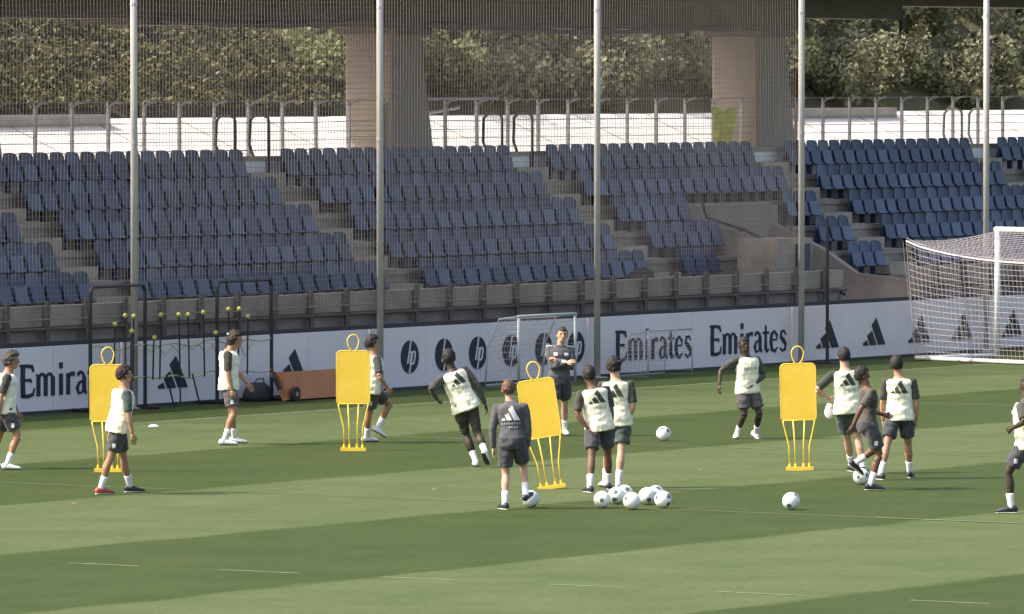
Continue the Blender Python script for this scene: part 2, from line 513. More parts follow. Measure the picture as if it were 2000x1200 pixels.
rail = thing('handrail', 'dark sloping handrail down the stair entrance in the stand', 'handrail', W(15.3, 1.5, 0), ROT)
part('rail_tube', MB().tube([(0, -.1, 1.25), (0, .2, 1.42), (0, 1.2, 2.12), (0, 2.3, 2.56), (0, 3.2, 2.80), (0, 3.3, 3.1)], .035, 6), M['dark_metal'], rail)
for yy, z0_, zz in ((0.15, 1.25, 1.38), (1.2, 2.0, 2.1), (2.4, 2.48, 2.56)):
    part('rail_post', MB().tube([(0, yy, z0_), (0, yy, zz)], .02, 6), M['dark_metal'], rail)

# front balustrade: posts on the parapet
br = thing('front_railing', 'row of dark posts and rail along the front parapet of the stand', 'railing', W(0, 1.40, 0), ROT)
pm = MB().box(-.055, .055, -.06, -.005, 1.0, 1.86); pm.box(-.09, .09, -.075, -.0, 1.0, 1.12)
pme = pm.mesh('post', M['rail_brown'])
s = -24.0
while s < 40:
    if not (VOM[0] - .2 < s < VOM[1] + .2):
        o = link('post', pme, br); o.location = (s, 0, 0)
    s += 1.2
for a, b in seg(-24, 40, [VOM]):
    part('rail_bar', MB().tube([(a, -.03, 1.36), (b, -.03, 1.36)], .03, 6), M['rail_brown'], br)

# ------------------------------------------------------------------ seats
def seat_meshes():
    b = MB()
    W_, T = .22, .03
    nx, nz = 6, 5
    fr = []; bk = []
    for j in range(nz + 1):
        zz = .33 + .42 * j / nz
        wj = W_ * (1 - .16 * max(0, (j / nz - .72) / .28) ** 2)
        for i in range(nx + 1):
            x = -1 + 2 * i / nx
            y = -.035 * x * x + .05 * (j / nz)
            drop = .035 * max(0, abs(x) - .6) / .4 if j == nz else 0
            fr.append(V((x * wj, y, zz - drop))); bk.append(V((x * wj, y + T, zz - drop)))
    n = len(fr); b.v = fr + bk
    def q(a, c, d, e): b.f.append((a, c, d, e)); b.m.append(0)
    for j in range(nz):
        for i in range(nx):
            a = j * (nx + 1) + i
            q(a, a + 1, a + nx + 2, a + nx + 1); q(n + a, n + a + nx + 1, n + a + nx + 2, n + a + 1)
    for i in range(nx):
        q(i, n + i, n + i + 1, i + 1); a = nz * (nx + 1) + i; q(a, a + 1, n + a + 1, n + a)
    for j in range(nz):
        a = j * (nx + 1); q(a, a + nx + 1, n + a + nx + 1, n + a); a += nx; q(a, n + a, n + a + nx + 1, a + nx + 1)
    # carrier under the shell
    b.box(-.03, .03, .02, .14, .004, .40)
    b.box(-.17, .17, -.02, .04, .30, .335)
    p = MB()
    R = Matrix.Rotation(math.radians(-14), 3, 'X')
    p.quadbox((0, -.085, .37), .39, .035, .30, rot=R)
    p.quadbox((0, -.135, .235), .37, .07, .04, rot=R)
    return b.mesh('stadium_seat', M['seat_blue'], True), p.mesh('seat_pan', M['seat_blue'])
seat_me, pan_me = seat_meshes()
for me in (seat_me, pan_me):
    me.polygons.foreach_set('use_smooth', [False] * len(me.polygons))
# every 300 nearest / largest ones are things, those beyond are one mass
def visible_seat(s, t, z):
    p = W(s, t, z)
    x = 1000 + FPX * p.x / (p.y * CP - (p.z - CH) * SP)
    return -30 < x < 2030
ordn = ['lowest', 'second', 'third', 'fourth', 'topmost']
allseats = []
for k in range(NR):
    for bi in range(len(AISLES) - 1):
        a, b = AISLES[bi] + AW / 2, AISLES[bi + 1] - AW / 2
        n = int((b - a) / .5); off = ((b - a) - n * .5) / 2
        for i in range(n):
            s = a + off + .25 + i * .5
            if k < 3 and VOM[0] - .3 < s < VOM[1] + .3: continue
            if k == 0 and 13.55 < s < 15.3: continue
            if not visible_seat(s, row_t(k) + .5, row_z(k) + .4): continue
            cnt = sum(1 for q in allseats if q[1] == k and q[2] == bi)
            allseats.append((W(s, row_t(k) + .5, row_z(k)), k, bi, cnt))
allseats.sort(key=lambda q: q[0].y)
rest = allseats[300:]
ORD = 'first second third fourth fifth sixth seventh eighth ninth tenth eleventh twelfth thirteenth fourteenth fifteenth sixteenth seventeenth eighteenth'.split()
BLK = ['leftmost', 'second', 'third', 'fourth', 'fifth', 'rightmost', 'rightmost']
for (p, k, bi, cnt) in allseats[:300]:
    o = link('stadium_seat', seat_me)
    o.location = p; o.rotation_euler = (0, 0, ROT + random.uniform(-.02, .02))
    tag(o, 'blue seat, %s from the left in the %s row of the %s seating block' % (ORD[cnt], ordn[k], BLK[bi]), 'seat', 'blue seats in the stand')
    q = link('seat_pan', pan_me, o)
if rest:
    mb = MB()
    for (p, k, bi, cnt) in rest:
        R = Matrix.Rotation(ROT, 3, 'Z')
        for me in (seat_me, pan_me):
            b0 = len(mb.v)
            mb.v += [p + R @ v.co for v in me.vertices]
            for f in me.polygons: mb.f.append(tuple(b0 + i for i in f.vertices)); mb.m.append(0)
    o = part('stadium_seats_far', mb, M['seat_blue'], kind='stuff')
    o['label'] = 'farther blue plastic seats in the rows at the right end'
print('seats', len(allseats))

# ------------------------------------------------------------------ pillars, beam, roof
def pillar(s0, s1, label):
    # footprint s0..s1 is what shows; a broad oblong column flaring at the foot on its right side
    th = thing('concrete_pillar', label, 'pillar', W(s0, 7.72, 4.12), ROT, 'concrete pillars under the stand roof')
    out = []
    for z, fl in ((0, .5), (.6, .36), (1.4, .16), (2.0, .04), (2.48, 0.0)):
        w1 = (s1 - s0) + fl * .9; d = 1.25; c = .10
        out.append([V(p + (z,)) for p in ((c, 0), (w1 - c, 0), (w1, c), (w1, d - c), (w1 - c, d), (c, d), (0, d - c), (0, c))])
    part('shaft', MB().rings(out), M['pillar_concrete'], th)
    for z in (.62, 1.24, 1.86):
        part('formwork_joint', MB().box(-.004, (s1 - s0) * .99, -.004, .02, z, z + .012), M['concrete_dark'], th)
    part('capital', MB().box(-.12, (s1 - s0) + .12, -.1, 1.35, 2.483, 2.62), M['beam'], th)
pillar(7.98, 9.11, 'broad tan concrete pillar rising behind the seats left of centre')
pillar(22.75, 24.02, 'broad concrete pillar behind the seats with a yellow cloth at its foot')
pillar(-7.15, -5.97, 'concrete pillar at the left edge of the photo, mostly out of frame')
beam = thing('roof_beam', 'long dark concrete beam under the front of the stand roof, across the top', 'beam', W(0, 7.6, 0), ROT)
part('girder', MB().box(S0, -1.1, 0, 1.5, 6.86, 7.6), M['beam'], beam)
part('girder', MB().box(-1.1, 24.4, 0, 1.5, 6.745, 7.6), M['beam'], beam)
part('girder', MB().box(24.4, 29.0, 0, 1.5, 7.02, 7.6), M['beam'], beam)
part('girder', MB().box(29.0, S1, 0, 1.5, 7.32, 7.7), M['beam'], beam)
rf = MB()
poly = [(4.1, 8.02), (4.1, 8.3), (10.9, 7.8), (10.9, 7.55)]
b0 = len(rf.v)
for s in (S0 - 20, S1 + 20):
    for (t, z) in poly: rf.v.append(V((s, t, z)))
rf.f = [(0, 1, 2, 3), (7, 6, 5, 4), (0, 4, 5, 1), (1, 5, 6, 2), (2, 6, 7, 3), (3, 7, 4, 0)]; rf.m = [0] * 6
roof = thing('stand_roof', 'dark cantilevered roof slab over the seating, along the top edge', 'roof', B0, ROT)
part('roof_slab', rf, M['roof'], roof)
for i in range(-6, 14):
    part('rib', MB().quadbox((i * 3.6 + .3, 5.9, 7.76), .25, 3.3, .26, rot=Matrix.Rotation(math.radians(-4.8), 3, 'X')), M['beam'], roof)
# sagging dark netting bundle hung under the roof
bn = thing('net_bundle', 'dark gathered netting sagging below the roof beam', 'netting', W(0, 7.4, 0), ROT)
for (a, b, sag, z) in ((-.8, 6.6, .10, 6.86), (8.9, 21.0, .12, 6.80)):
    pts = [(a + (b - a) * i / 16, 0, z - sag * 4 * (i / 16) * (1 - i / 16) - .02 * math.sin(i * 2.1)) for i in range(17)]
    part('net_roll', MB().tube(pts, [.07 + .03 * math.sin(i * 1.7) for i in range(17)], 7), M['roof'], bn, True)

# ------------------------------------------------------------------ bank, rear ground, rear railing
bank = MB()
b0 = [(9.8, -.1), (9.8, 4.02), (11.8, 4.86), (12.0, 4.90), (12.25, 4.90), (12.25, -.1)]
n = len(b0)
for s in (S0, S1):
    for (t, z) in b0: bank.v.append(V((s, t, z)))
bank.f = [tuple(range(n)), tuple(reversed(range(n, 2 * n)))] + [(i, (i + 1) % n + 0, n + (i + 1) % n, n + i) for i in range(n)]
bank.m = [0] * len(bank.f)
bk = struct('embankment', bank, M['white_concrete'], loc=B0, rz=ROT)
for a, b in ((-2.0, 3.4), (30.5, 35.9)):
    part('painted_shade_slab', MB().box(a, b, 11.55, 11.9, 4.70, 4.99), M['shade_and_joint_grey'], bk).name = 'shade_and_joint_grey'  # slabs added to paint strips of shade along the top of the bank
rg = MB(); prof = [(12.26, -.1), (12.26, 4.8), (13.0, 4.8), (17.6, 8.2), (400, 8.2), (400, -.1)]
for s in (-400, 400): rg.v += [V((s, t, z)) for t, z in prof]
rg.f = [tuple(reversed(range(6))), tuple(range(6, 12))] + [(i, (i + 1) % 6, 6 + (i + 1) % 6, 6 + i) for i in range(6)]; rg.m = [0] * 8
for k in range(-5, 16):
    part('joint_cover', MB().quadbox((k * 3.1, 10.82, 4.452), .05, 2.1, .03, rot=Matrix.Rotation(math.atan2(.84, 2.0), 3, 'X')), M['shade_and_joint_grey'], bk)
struct('rear_ground', rg, M['soil'], loc=B0, rz=ROT)
def slope_z(t): return max(4.8, min(8.2, 4.8 + (t - 13.0) * 3.4 / 4.6))

rr = thing('rear_railing', 'light metal railing with curled post tops behind the top row of seats', 'railing', W(0, 8.0, 4.12), ROT)
pt = MB()
pt.box(-.028, .028, -.03, .03, 0, 1.02)
pt.tube([(0, 0, .98), (.01, -.02, 1.06), (.06, -.10, 1.13), (.13, -.2, 1.15)], .026, 6)
pt.tube([(0, 0, 1.0), (0, .02, 1.14)], .03, 6)
ptm = pt.mesh('post', M['rail'])
s = -9.03
while s < 46:
    o = link('post', ptm, rr); o.location = (s, 0, 0); s += 1.21
for z, r in ((1.14, .009), (.72, .009), (.54, .009), (.36, .009), (.18, .009)):
    part('rail_wire', MB().tube([(-12, 0.036, z), (46, .036, z)], r, 5), M['rail'], rr)
part('rail_wire', MB().tube([(9.6, -.04, 1.17), (12.3, -.04, 1.17)], .03, 6), M['rail'], rr)
# stair flight rail right of the first pillar
sr = thing('stair_rail', 'white sloping stair rail seen between the first pillar and railing', 'handrail', W(9.9, 8.9, 4.12), ROT)
part('rail_tube', MB().tube([(0, 0, .25), (1.0, 0, .85), (2.4, 0, .98)], .03, 6), M['rail'], sr)
part('rail_post', MB().tube([(1.0, 0, 0), (1.0, 0, .85)], .03, 6), M['rail'], sr)
part('rail_post', MB().tube([(.05, 0, 0), (.05, 0, 1.1)], .05, 6), M['rail'], sr)

def dloop(s, mat, label):
    t = thing('looped_handrail', label, 'handrail', W(s, 6.95, 3.62), ROT, 'looped handrails at the tops of the aisles')
    part('loop_tube', MB().tube([(0, 0, 0), (0, 0, 1.24), (.02, .03, 1.33), (.08, .2, 1.38), (.16, .45, 1.36), (.18, .55, 1.26), (.18, .57, .8), (.14, .45, .55)], .032, 7), mat, t, True)
dloop(1.02, M['dark_metal'], 'dark looped handrail, left one of the pair at the first aisle top')
dloop(2.2, M['dark_metal'], 'dark looped handrail, right one of the pair at the first aisle top')
dloop(10.84, M['dark_metal'], 'dark looped handrail, left one of the pair right of the broad pillar')
dloop(12.02, M['dark_metal'], 'dark looped handrail, right one of the pair right of the broad pillar')
dloop(30.6, M['rail'], 'pale looped handrail, left one behind the rightmost tall pole')
dloop(31.8, M['rail'], 'pale looped handrail, right one behind the rightmost tall pole')

# yellow cloth at the second pillar
g = MB()
nx, nz = 8, 10
for sy in (0, .02):
    for j in range(nz + 1):
        for i in range(nx + 1):
            x = (i / nx - .5) * (.72 - .3 * (j / nz) ** 1.5 * 0 - .45 * (1 - j / nz)) ; z = j / nz * .78
            g.v.append(V((x + .06 * (j / nz), sy + .05 * math.sin(i * 1.9 + j * .6), z + .05 * math.sin(i * 1.3))))
m_ = (nx + 1) * (nz + 1)
for j in range(nz):
    for i in range(nx):
        a = j * (nx + 1) + i
        g.f.append((a, a + 1, a + nx + 2, a + nx + 1)); g.f.append((m_ + a, m_ + a + nx + 1, m_ + a + nx + 2, m_ + a + 1)); g.m += [0, 0]
for i in range(nx):
    g.f.append((i, m_ + i, m_ + i + 1, i + 1)); g.m.append(0)
    a = nz * (nx + 1) + i; g.f.append((a, a + 1, m_ + a + 1, m_ + a)); g.m.append(0)
o = part('hanging_cloth', g, M['cloth_yellow'], smooth=True)
o.location = W(20.95, 7.6, 4.25); o.rotation_euler = (0, 0, ROT - .5)
tag(o, 'yellow cloth hanging on the front of the right-hand pillar', 'cloth')
# dark covered heap in the lowest row
g = MB()
out = []
for z, a, b, ox in ((0, .5, .3, 0), (.2, .47, .28, .02), (.5, .40, .25, .06), (.66, .32, .2, .1), (.74, .16, .1, .12)):
    out.append([V((ox + a * math.cos(2 * PI * i / 12) * (1 + .12 * math.sin(i * 2.3)), b * math.sin(2 * PI * i / 12), z + .03 * math.sin(i * 1.7))) for i in range(12)])
g.rings(out)
o = tag(part('covered_heap', g, M['cloth_dark'], smooth=True), 'dark brown covered heap on the ledge at the front of the stand', 'cover')
o.location = W(8.55, 2.3, 1.185); o.rotation_euler = (0, 0, ROT)
g = thing('curved_hook_post', 'small dark curled post beside the covered heap at the stand front', 'post', W(9.3, 1.9, 1.185), ROT)
part('curl_tube', MB().tube([(0, 0, 0), (.02, 0, .35), (.0, 0, .55), (-.1, 0, .66), (-.22, 0, .62)], .035, 6), M['dark_metal'], g, True)

# ------------------------------------------------------------------ foliage behind
def leaf_cloud(mb, pts, size, seedn, up=.3):
    rnd = random.Random(seedn)
    for p in pts:
        a = V((rnd.gauss(0, 1), rnd.gauss(0, 1), rnd.gauss(0, 1) + up)).normalized()
        u = a.orthogonal().normalized(); u.rotate(Matrix.Rotation(rnd.uniform(0, 6.28), 3, a)); w = a.cross(u)
        L = size * rnd.uniform(.6, 1.4); b = len(mb.v)
        mb.v += [p - u * L * .5, p + w * L * .28, p + u * L * .5 + a * L * .08, p - w * L * .28]
        mb.f.append((b, b + 1, b + 2, b + 3)); mb.m.append(0)

def hedge(s0, s1, t0, h, label, mat, n, seedn, group=None):
    th = thing('ivy_hedge', label, 'hedge', W((s0 + s1) / 2, t0, 4.8), ROT, group)
    rnd = random.Random(seedn); w = (s1 - s0) / 2
    core = MB(); core.v = [V(q) for q in ((-w, .35, 0), (w, .35, 0), (w, h * 1.28 + .35, h), (-w, h * 1.28 + .35, h), (-w, .6, -.1), (w, .6, -.1), (w, h * 1.28 + .6, h), (-w, h * 1.28 + .6, h))]
    core.f = [(0, 1, 2, 3), (7, 6, 5, 4), (0, 4, 5, 1), (1, 5, 6, 2), (2, 6, 7, 3), (3, 7, 4, 0)]; core.m = [0] * 6
    part('branches', core, M['bark'], th)
    pts = []
    while len(pts) < n:
        x, z = rnd.uniform(-w, w), rnd.uniform(0, h)
        d = .26 + .28 * noise.noise(V((x * .9 + seedn, 0, z * .9))) + .22 * noise.noise(V((x * 2.6, seedn, z * 2.6)))
        if noise.noise(V((x * 1.7, 5 + seedn, z * 1.7))) < -.33: continue
        pts.append(V((x, d * .6 + rnd.uniform(0, .14) + z * 1.28, z + .22 + .3 * (.5 - d) + .15 * rnd.random())))
    mb = MB(); leaf_cloud(mb, pts, .12, seedn)
    part('foliage', mb, mat, th)

hedge(-14, -1.0, 12.6, 3.2, 'olive ivy-grown hedge at the far left beyond the white bank', M['leaf_olive'], 19000, 3)
hedge(-1.0, 6.0, 12.6, 3.2, 'brownish olive ivy hedge beyond the white bank, left of the first tall pole', M['leaf_olive'], 19000, 5)
hedge(6.0, 14.2, 12.6, 3.2, 'olive green ivy hedge beyond the white bank, between first pole and pillar', M['leaf_olive'], 19000, 8)

def leafy(kind, s, t, label, cat, mat, seedn, h, r, n, droop, group, leaf=.14):
    rnd = random.Random(seedn)
    th = thing(kind, label, cat, W(s, t, slope_z(t)), rnd.uniform(0, 6), group)
    tk = MB().tube([(0, 0, -.1), (.04, .02, h * .3), (-.05, .06, h * .55), (.03, 0, h * .8)], [.10 * h / 2.4, .08 * h / 2.4, .05, .025], 8)
    limbs = []
    for i in range(14):
        a = rnd.uniform(0, 2 * PI); z0 = rnd.uniform(.15, .7) * h
        L = r * rnd.uniform(.5, 1.0); rise = rnd.uniform(.15, .45) * h * .5
        p0 = V((0, 0, z0)); p1 = p0 + V((math.cos(a) * L * .5, math.sin(a) * L * .5, rise)); p2 = p0 + V((math.cos(a) * L, math.sin(a) * L, rise * .7 - droop * .6))
        tk.tube([p0, p1, p2], [.04, .025, .01], 5); limbs.append((p0, p1, p2))
    part('trunk' if cat == 'tree' else 'stems', tk, M['bark'], th)
    clumps = []
    for (p0, p1, p2) in limbs:
        for q in (.4, .7, .9, 1.0):
            c = p0.lerp(p1, q).lerp(p1.lerp(p2, q), q)
            for _ in range(2):
                clumps.append((c + V((rnd.gauss(0, .2), rnd.gauss(0, .2), rnd.gauss(0, .18))), rnd.uniform(.14, .34)))
    pts = []
    while len(pts) < n:
        c, cr = rnd.choice(clumps)
        q = V((rnd.gauss(0, 1), rnd.gauss(0, 1), rnd.gauss(0, 1))).normalized() * cr * rnd.random() ** .4
        q.z -= droop * .5 * rnd.random() ** 2
        p = c + q
        if p.z > -.3: pts.append(p)
    mb = MB(); leaf_cloud(mb, pts, leaf, seedn, up=.4)
    part('crown' if cat == 'tree' else 'foliage', mb, mat, th)
ORDT = 'first second third fourth fifth sixth seventh eighth ninth tenth eleventh twelfth thirteenth fourteenth fifteenth sixteenth seventeenth eighteenth'.split()
for i in range(18):
    s = 15.0 + i * 1.95
    grey = (19.5 < s < 27) or s > 36
    leafy('shrub', s, 13.9 + .3 * math.sin(i * 2.1), '%s shrub, %s from the left at the foot of the slope beyond the bank' % ('greyish' if grey else 'green', ORDT[i]), 'shrub',
          M['leaf_grey' if grey else 'leaf_green'], 50 + i, 1.5 + .3 * math.sin(i * 1.3), 1.15, 3400, .8 if grey else .3, 'shrubs on the slope beyond the white bank')
for i in range(14):
    s = 17.0 + i * 2.6
    grey = i in (2, 3, 7, 8, 9, 11)
    leafy('leafy_tree', s, 15.7 + .4 * math.sin(i * 1.7), '%s tree, %s from the left in the row above the shrubs' % ('drooping greyish' if grey else 'full green', ORDT[i]), 'tree',
          M['leaf_grey' if grey else 'leaf_green'], 80 + i, 2.7 + .4 * math.sin(i * 2.3), 1.7, 6500, 1.1 if grey else .35, 'trees on the slope beyond the white bank')
# wooded slope that closes the view behind the trees
wd = MB()
rnd = random.Random(99)
for s0 in (0,):
    pts = []
    for i in range(26000):
        s = rnd.uniform(-12, 75); z = rnd.uniform(8.0, 12.5)
        t = 23.5 + 1.2 * noise.noise(V((s * .4, 0, z * .4))) + rnd.uniform(0, .8)
        pts.append(V((s, t, z)))
    leaf_cloud(wd, pts, .36, 5)
wd.box(-25, 90, 25.6, 26, 8.1, 12.0)
o = part('woodland', wd, M['leaf_green'], kind='stuff')
o.location = B0; o.rotation_euler = (0, 0, ROT); o['label'] = 'mass of dark foliage beyond the hedges and trees'

# ================================================================== BOARDS
def stroke(mb, pts, w, x0, z0, sx, sz, y0, y1):
    """flat lettering stroke; pts in letter units, w one width or a list (metres)"""
    P = [V((x0 + p[0] * sx, 0, z0 + p[1] * sz)) for p in pts]
    ws = w if isinstance(w, (list, tuple)) else [w] * len(P)
    L = []; R = []
    for i, p in enumerate(P):
        d = (P[min(i + 1, len(P) - 1)] - P[max(i - 1, 0)]).normalized(); n = V((-d.z, 0, d.x)) * ws[i] / 2
        L.append(p + n); R.append(p - n)
    for i in range(len(P) - 1):
        mb.prism([(q.x, q.z) for q in (R[i], R[i + 1], L[i + 1], L[i])], y0, y1)

def arc(cx, cy, rx, ry, a0, a1, n=8):
    return [(cx + rx * math.cos(math.radians(a0 + (a1 - a0) * i / n)), cy + ry * math.sin(math.radians(a0 + (a1 - a0) * i / n))) for i in range(n + 1)]

def wordmark(parent, x, z, width, cap):
    """the airline word in its flared letter style: E m i r a t e s"""
    TK, TN = .105, .04
    X = lambda f: x + f * width
    def letter(fn, f0, f1):
        mb = MB(); fn(mb, X(f0), (f1 - f0) * width); part('letter', mb, M['ink'], parent)
    y0, y1 = -.012, .004
    def S(mb, pts, w, x0, sx): stroke(mb, pts, w, x0, z, sx, cap, y0, y1)
    def E(mb, x0, w):
        S(mb, [(.22, 0), (.2, .5), (.22, 1)], TK * 1.15, x0, w)
        S(mb, [(.0, 1.02), (.5, 1.0), (.85, .97), (.95, .80)], [TN, TN * 1.5, TN * 1.8, TN], x0, w)
        S(mb, [(.2, .54), (.75, .54), (.8, .46)], [TN, TN * 1.4, TN], x0, w)
        S(mb, [(.1, .03), (.6, .02), (.92, .08), (1.0, .28)], [TN * 1.4, TN * 1.8, TN * 1.6, TN * .6], x0, w)
    def m(mb, x0, w):
        for q in (.08, .5, .92):
            S(mb, [(q, .0), (q, .62)], TK, x0, w)
        S(mb, [(-.04, .70), (.08, .64)], TN, x0, w)
        S(mb, arc(.29, .52, .2, .19, 170, 20), [TN * 1.3] * 9, x0, w)
        S(mb, arc(.71, .52, .2, .19, 170, 20), [TN * 1.3] * 9, x0, w)
    def i_(mb, x0, w):
        S(mb, [(.5, 0), (.5, .70)], TK, x0, w)
        S(mb, [(.5, .86), (.5, 1.06)], TK * .95, x0, w)
    def r(mb, x0, w):
        S(mb, [(.25, 0), (.25, .70)], TK, x0, w)
        S(mb, [(.3, .52), (.55, .68), (.95, .66)], [TN, TN * 1.6, TN * 2.2], x0, w)
    def a(mb, x0, w):
        S(mb, [(.15, .62), (.4, .72), (.68, .66), (.76, .5)], [TN * 1.8, TN * 1.3, TN * 1.5, TK * .8], x0, w)
        S(mb, [(.77, .55), (.77, .12), (1.0, .0)], [TK, TK, TN], x0, w)
        S(mb, [(.74, .44), (.3, .36), (.12, .2), (.26, .02), (.55, .04), (.76, .18)], [TN, TN * 1.3, TK * .85, TN * 1.3, TN, TN], x0, w)
    def t(mb, x0, w):
        S(mb, [(.45, .95), (.45, .12), (.62, .02), (.95, .08)], [TN, TK, TN * 1.6, TN], x0, w)
        S(mb, [(.0, .68), (.95, .68)], TN * 1.2, x0, w)
    def e(mb, x0, w):
        S(mb, [(.12, .40), (.88, .42), (.86, .58), (.55, .72), (.22, .62), (.12, .36), (.25, .08), (.6, .0), (.92, .14)],
          [TN, TN, TK * .6, TN * 1.3, TK * .8, TK, TK * .9, TN * 1.5, TN * .7], x0, w)
    def s_(mb, x0, w):
        S(mb, [(.85, .58), (.6, .72), (.25, .68), (.18, .5), (.5, .38), (.82, .24), (.75, .06), (.4, 0), (.08, .1)],
          [TN, TN * 1.2, TN * 1.6, TK * .8, TK, TK * .8, TN * 1.6, TN * 1.2, TN], x0, w)
    for fn, a0, a1 in ((E, 0, .145), (m, .172, .345), (i_, .385, .44), (r, .462, .555), (a, .565, .672), (t, .685, .765), (e, .775, .882), (s_, .90, 1.0)):
        letter(fn, a0, a1)

BARS = [((.0, 0), (.22, 0), (.12, .20), (-.02 + .03, .105)), ((.30, 0), (.585, 0), (.315, .47), (.07 + .03, .345)), ((.665, 0), (1.0, 0), (.56, .76), (.33, .60))]
def bars_poly():
    """three slanted bars with tops cut along a rising slope; unit width 1, height .76"""
    return [[(0.02, 0), (.235, 0), (.16, .145), (-.0 + .0, .06)],
            [(.315, 0), (.60, 0), (.40, .40), (.19, .27)],
            [(.685, 0), (1.0, 0), (.60, .76), (.395, .56)]]

def bar_logo(parent, x, z, w, h, mat=None, y=-.012):
    for p in bars_poly():
        mb = MB().prism([(x + a * w, z + b * h / .76) for a, b in p], y, .004)
        part('logo_bar', mb, mat or M['ink'], parent)

def round_logo(parent, x, z, R):
    mb = MB(); n = 28
    mb.prism([(x + R * math.cos(2 * PI * i / n), z + R * math.sin(2 * PI * i / n)) for i in range(n)], -.010, .004)
    part('logo_disc', mb, M['ink'], parent)
    mb = MB(); w = R * .13
    def st(pts, w=w): stroke(mb, pts, w, x, z, R, R, -.016, -.004)
    # slanted h and p running off the disc
    st([(-.30, -.42), (.08, .98)])
    st([(-.12, .28), (.06, .30), (.13, .18), (-.04, -.42)])
    st([(-.10, -.98), (.28, .30)])
    st([(.26, .29), (.50, .29), (.57, .16), (.43, -.34), (.33, -.42), (.10, -.42)])
    part('logo_letters', mb, M['white_board'], parent)

def board(s0, s1, label, fill):
    th = thing('advertising_board', label, 'advertising board', W(s0 + .02, 0, 0), ROT, 'white advertising boards along the pitch')
    w = s1 - s0 - .04
    np_ = max(1, round(w / 1.95)); pw = w / np_
    for i in range(np_):
        part('panel', MB().quadbox(((i + .5) * pw, .027 , .5975), pw - .010, .046, 1.095, rot=Matrix.Rotation(random.uniform(-.0022, .0022), 3, 'Z') @ Matrix.Rotation(random.uniform(-.002, .006), 3, 'X')), M['white_board'], th)
    fm = MB(); fm.box(0, w, .0, .08, 0.0, .047)
    for x in [i * 2.4 + .3 for i in range(int(w / 2.4) + 1)]:
        if x < w: fm.tube([(x, .06, 1.05), (x, .55, .03)], .02, 5)
    part('frame', fm, M['board_edge'], th)
    fill(th, s0 + .02)
board(-27, -12.93, 'white advertising board at the far left with a dark flared wordmark', lambda p, o: (wordmark(p, -15.95 - o, .30, 2.95, .53), wordmark(p, -19.9 - o, .30, 2.95, .53)))
board(-12.9, -4.98, 'white advertising board with slanted bar logos behind the black pole rack', lambda p, o: (bar_logo(p, -11.78 - o, .30, .92, .56), bar_logo(p, -7.98 - o, .30, .92, .56)))
board(-4.95, 2.72, 'white advertising board with a row of dark round logos', lambda p, o: [round_logo(p, q - o, .60, .305) for q in (-3.58, -2.40, -1.22, -.03, 1.14, 2.32)])
board(2.76, 10.62, 'white advertising board with two dark flared wordmarks', lambda p, o: (wordmark(p, 3.78 - o, .28, 2.9, .56), wordmark(p, 7.38 - o, .28, 3.05, .56)))
board(10.66, 30, 'white advertising board at the right with slanted bar logos behind the goal', lambda p, o: [bar_logo(p, q - o, .28, .92, .55) for q in (11.62, 13.55, 15.46, 17.3, 19.5, 21.4)])
# dark strip running above and behind the boards
o = tag(part('dark_strip', MB().box(-27, 30, .42, .56, 1.02, 1.2), M['board_edge']), 'long dark strip on brackets just above and behind the white boards', 'strip')
o.location = B0; o.rotation_euler = (0, 0, ROT)
for i in range(12):
    part('bracket', MB().box(-26 + i * 4.8, -25.94 + i * 4.8, .46, .52, 0, 1.02), M['board_edge'], o)

# ------------------------------------------------------------------ tall poles and ball-stop net
lab = ['leftmost tall metal pole, behind the yellow mannequin and black rack', 'second tall metal pole from the left, beside the round logos', 'tall metal pole in the middle, left of the paired wordmarks',
       'fourth tall metal pole, right of the wordmarks', 'rightmost tall metal pole, seen through the goal net']
PS = [-12.80, -4.90, 2.77, 10.66, 18.45]
for i, s in enumerate(PS):
    th = thing('net_pole', lab[i], 'pole', W(s, -.2, 0), ROT, 'tall poles of the ball-stop net')
    part('shaft', MB().tube([(0, 0, 0), (0, 0, 11)], .062, 14), M['pole_metal'], th, True)
    part('base_plate', MB().box(-.14, .14, -.14, .14, 0, .02), M['pole_metal'], th)
    for z in (4.6, 7.0): part('collar', MB().tube([(0, 0, z), (0, 0, z + .04)], .068, 12), M['pole_metal'], th)

net = thing('ball_stop_net', 'fine ball-stop netting strung between the tall poles in front of the stand', 'net', W(0, -.10, 0), ROT)
def net_panel(s0, s1, z0, z1, cell, r, seedn, sag=.05):
    mb = MB(); nx = int((s1 - s0) / cell); nz = int((z1 - z0) / cell)
    def pos(x, z):
        u = (x - s0) / (s1 - s0); e = math.sin(PI * u)
        dz = -sag * e * (.4 + .6 * (z - z0) / (z1 - z0)) + .02 * noise.noise(V((x * .7, seedn, z * .7)))
        dx = .05 * noise.noise(V((x * .5, seedn + 9, z * .45)))
        return V((x + dx, .05 * e * noise.noise(V((x * .4, seedn + 3, z * .4))) + .03 * e, z + dz))
    for i in range(nx + 1):
        x = s0 + (s1 - s0) * i / nx
        mb.tube([pos(x, z0 + (z1 - z0) * j / 14) for j in range(15)], r, 3)
    for j in range(nz + 1):
        z = z0 + (z1 - z0) * j / nz
        mb.tube([pos(s0 + (s1 - s0) * i / 14, z) for i in range(15)], r, 3)
    o = part('net_panel', mb, M['net'], net, kind='stuff')
    part('border_rope', MB().tube([pos(s0 + (s1 - s0) * i / 14, z0) for i in range(15)], .012, 5), M['net'], net)
for i, (a, b) in enumerate(((-21.5, PS[0]), (PS[0], PS[1]), (PS[1], PS[2]), (PS[2], PS[3]))):
    net_panel(a + .07, b - .07, 1.62, 8.6, .098, .0048 if i else .0036, i * 7 + 1)

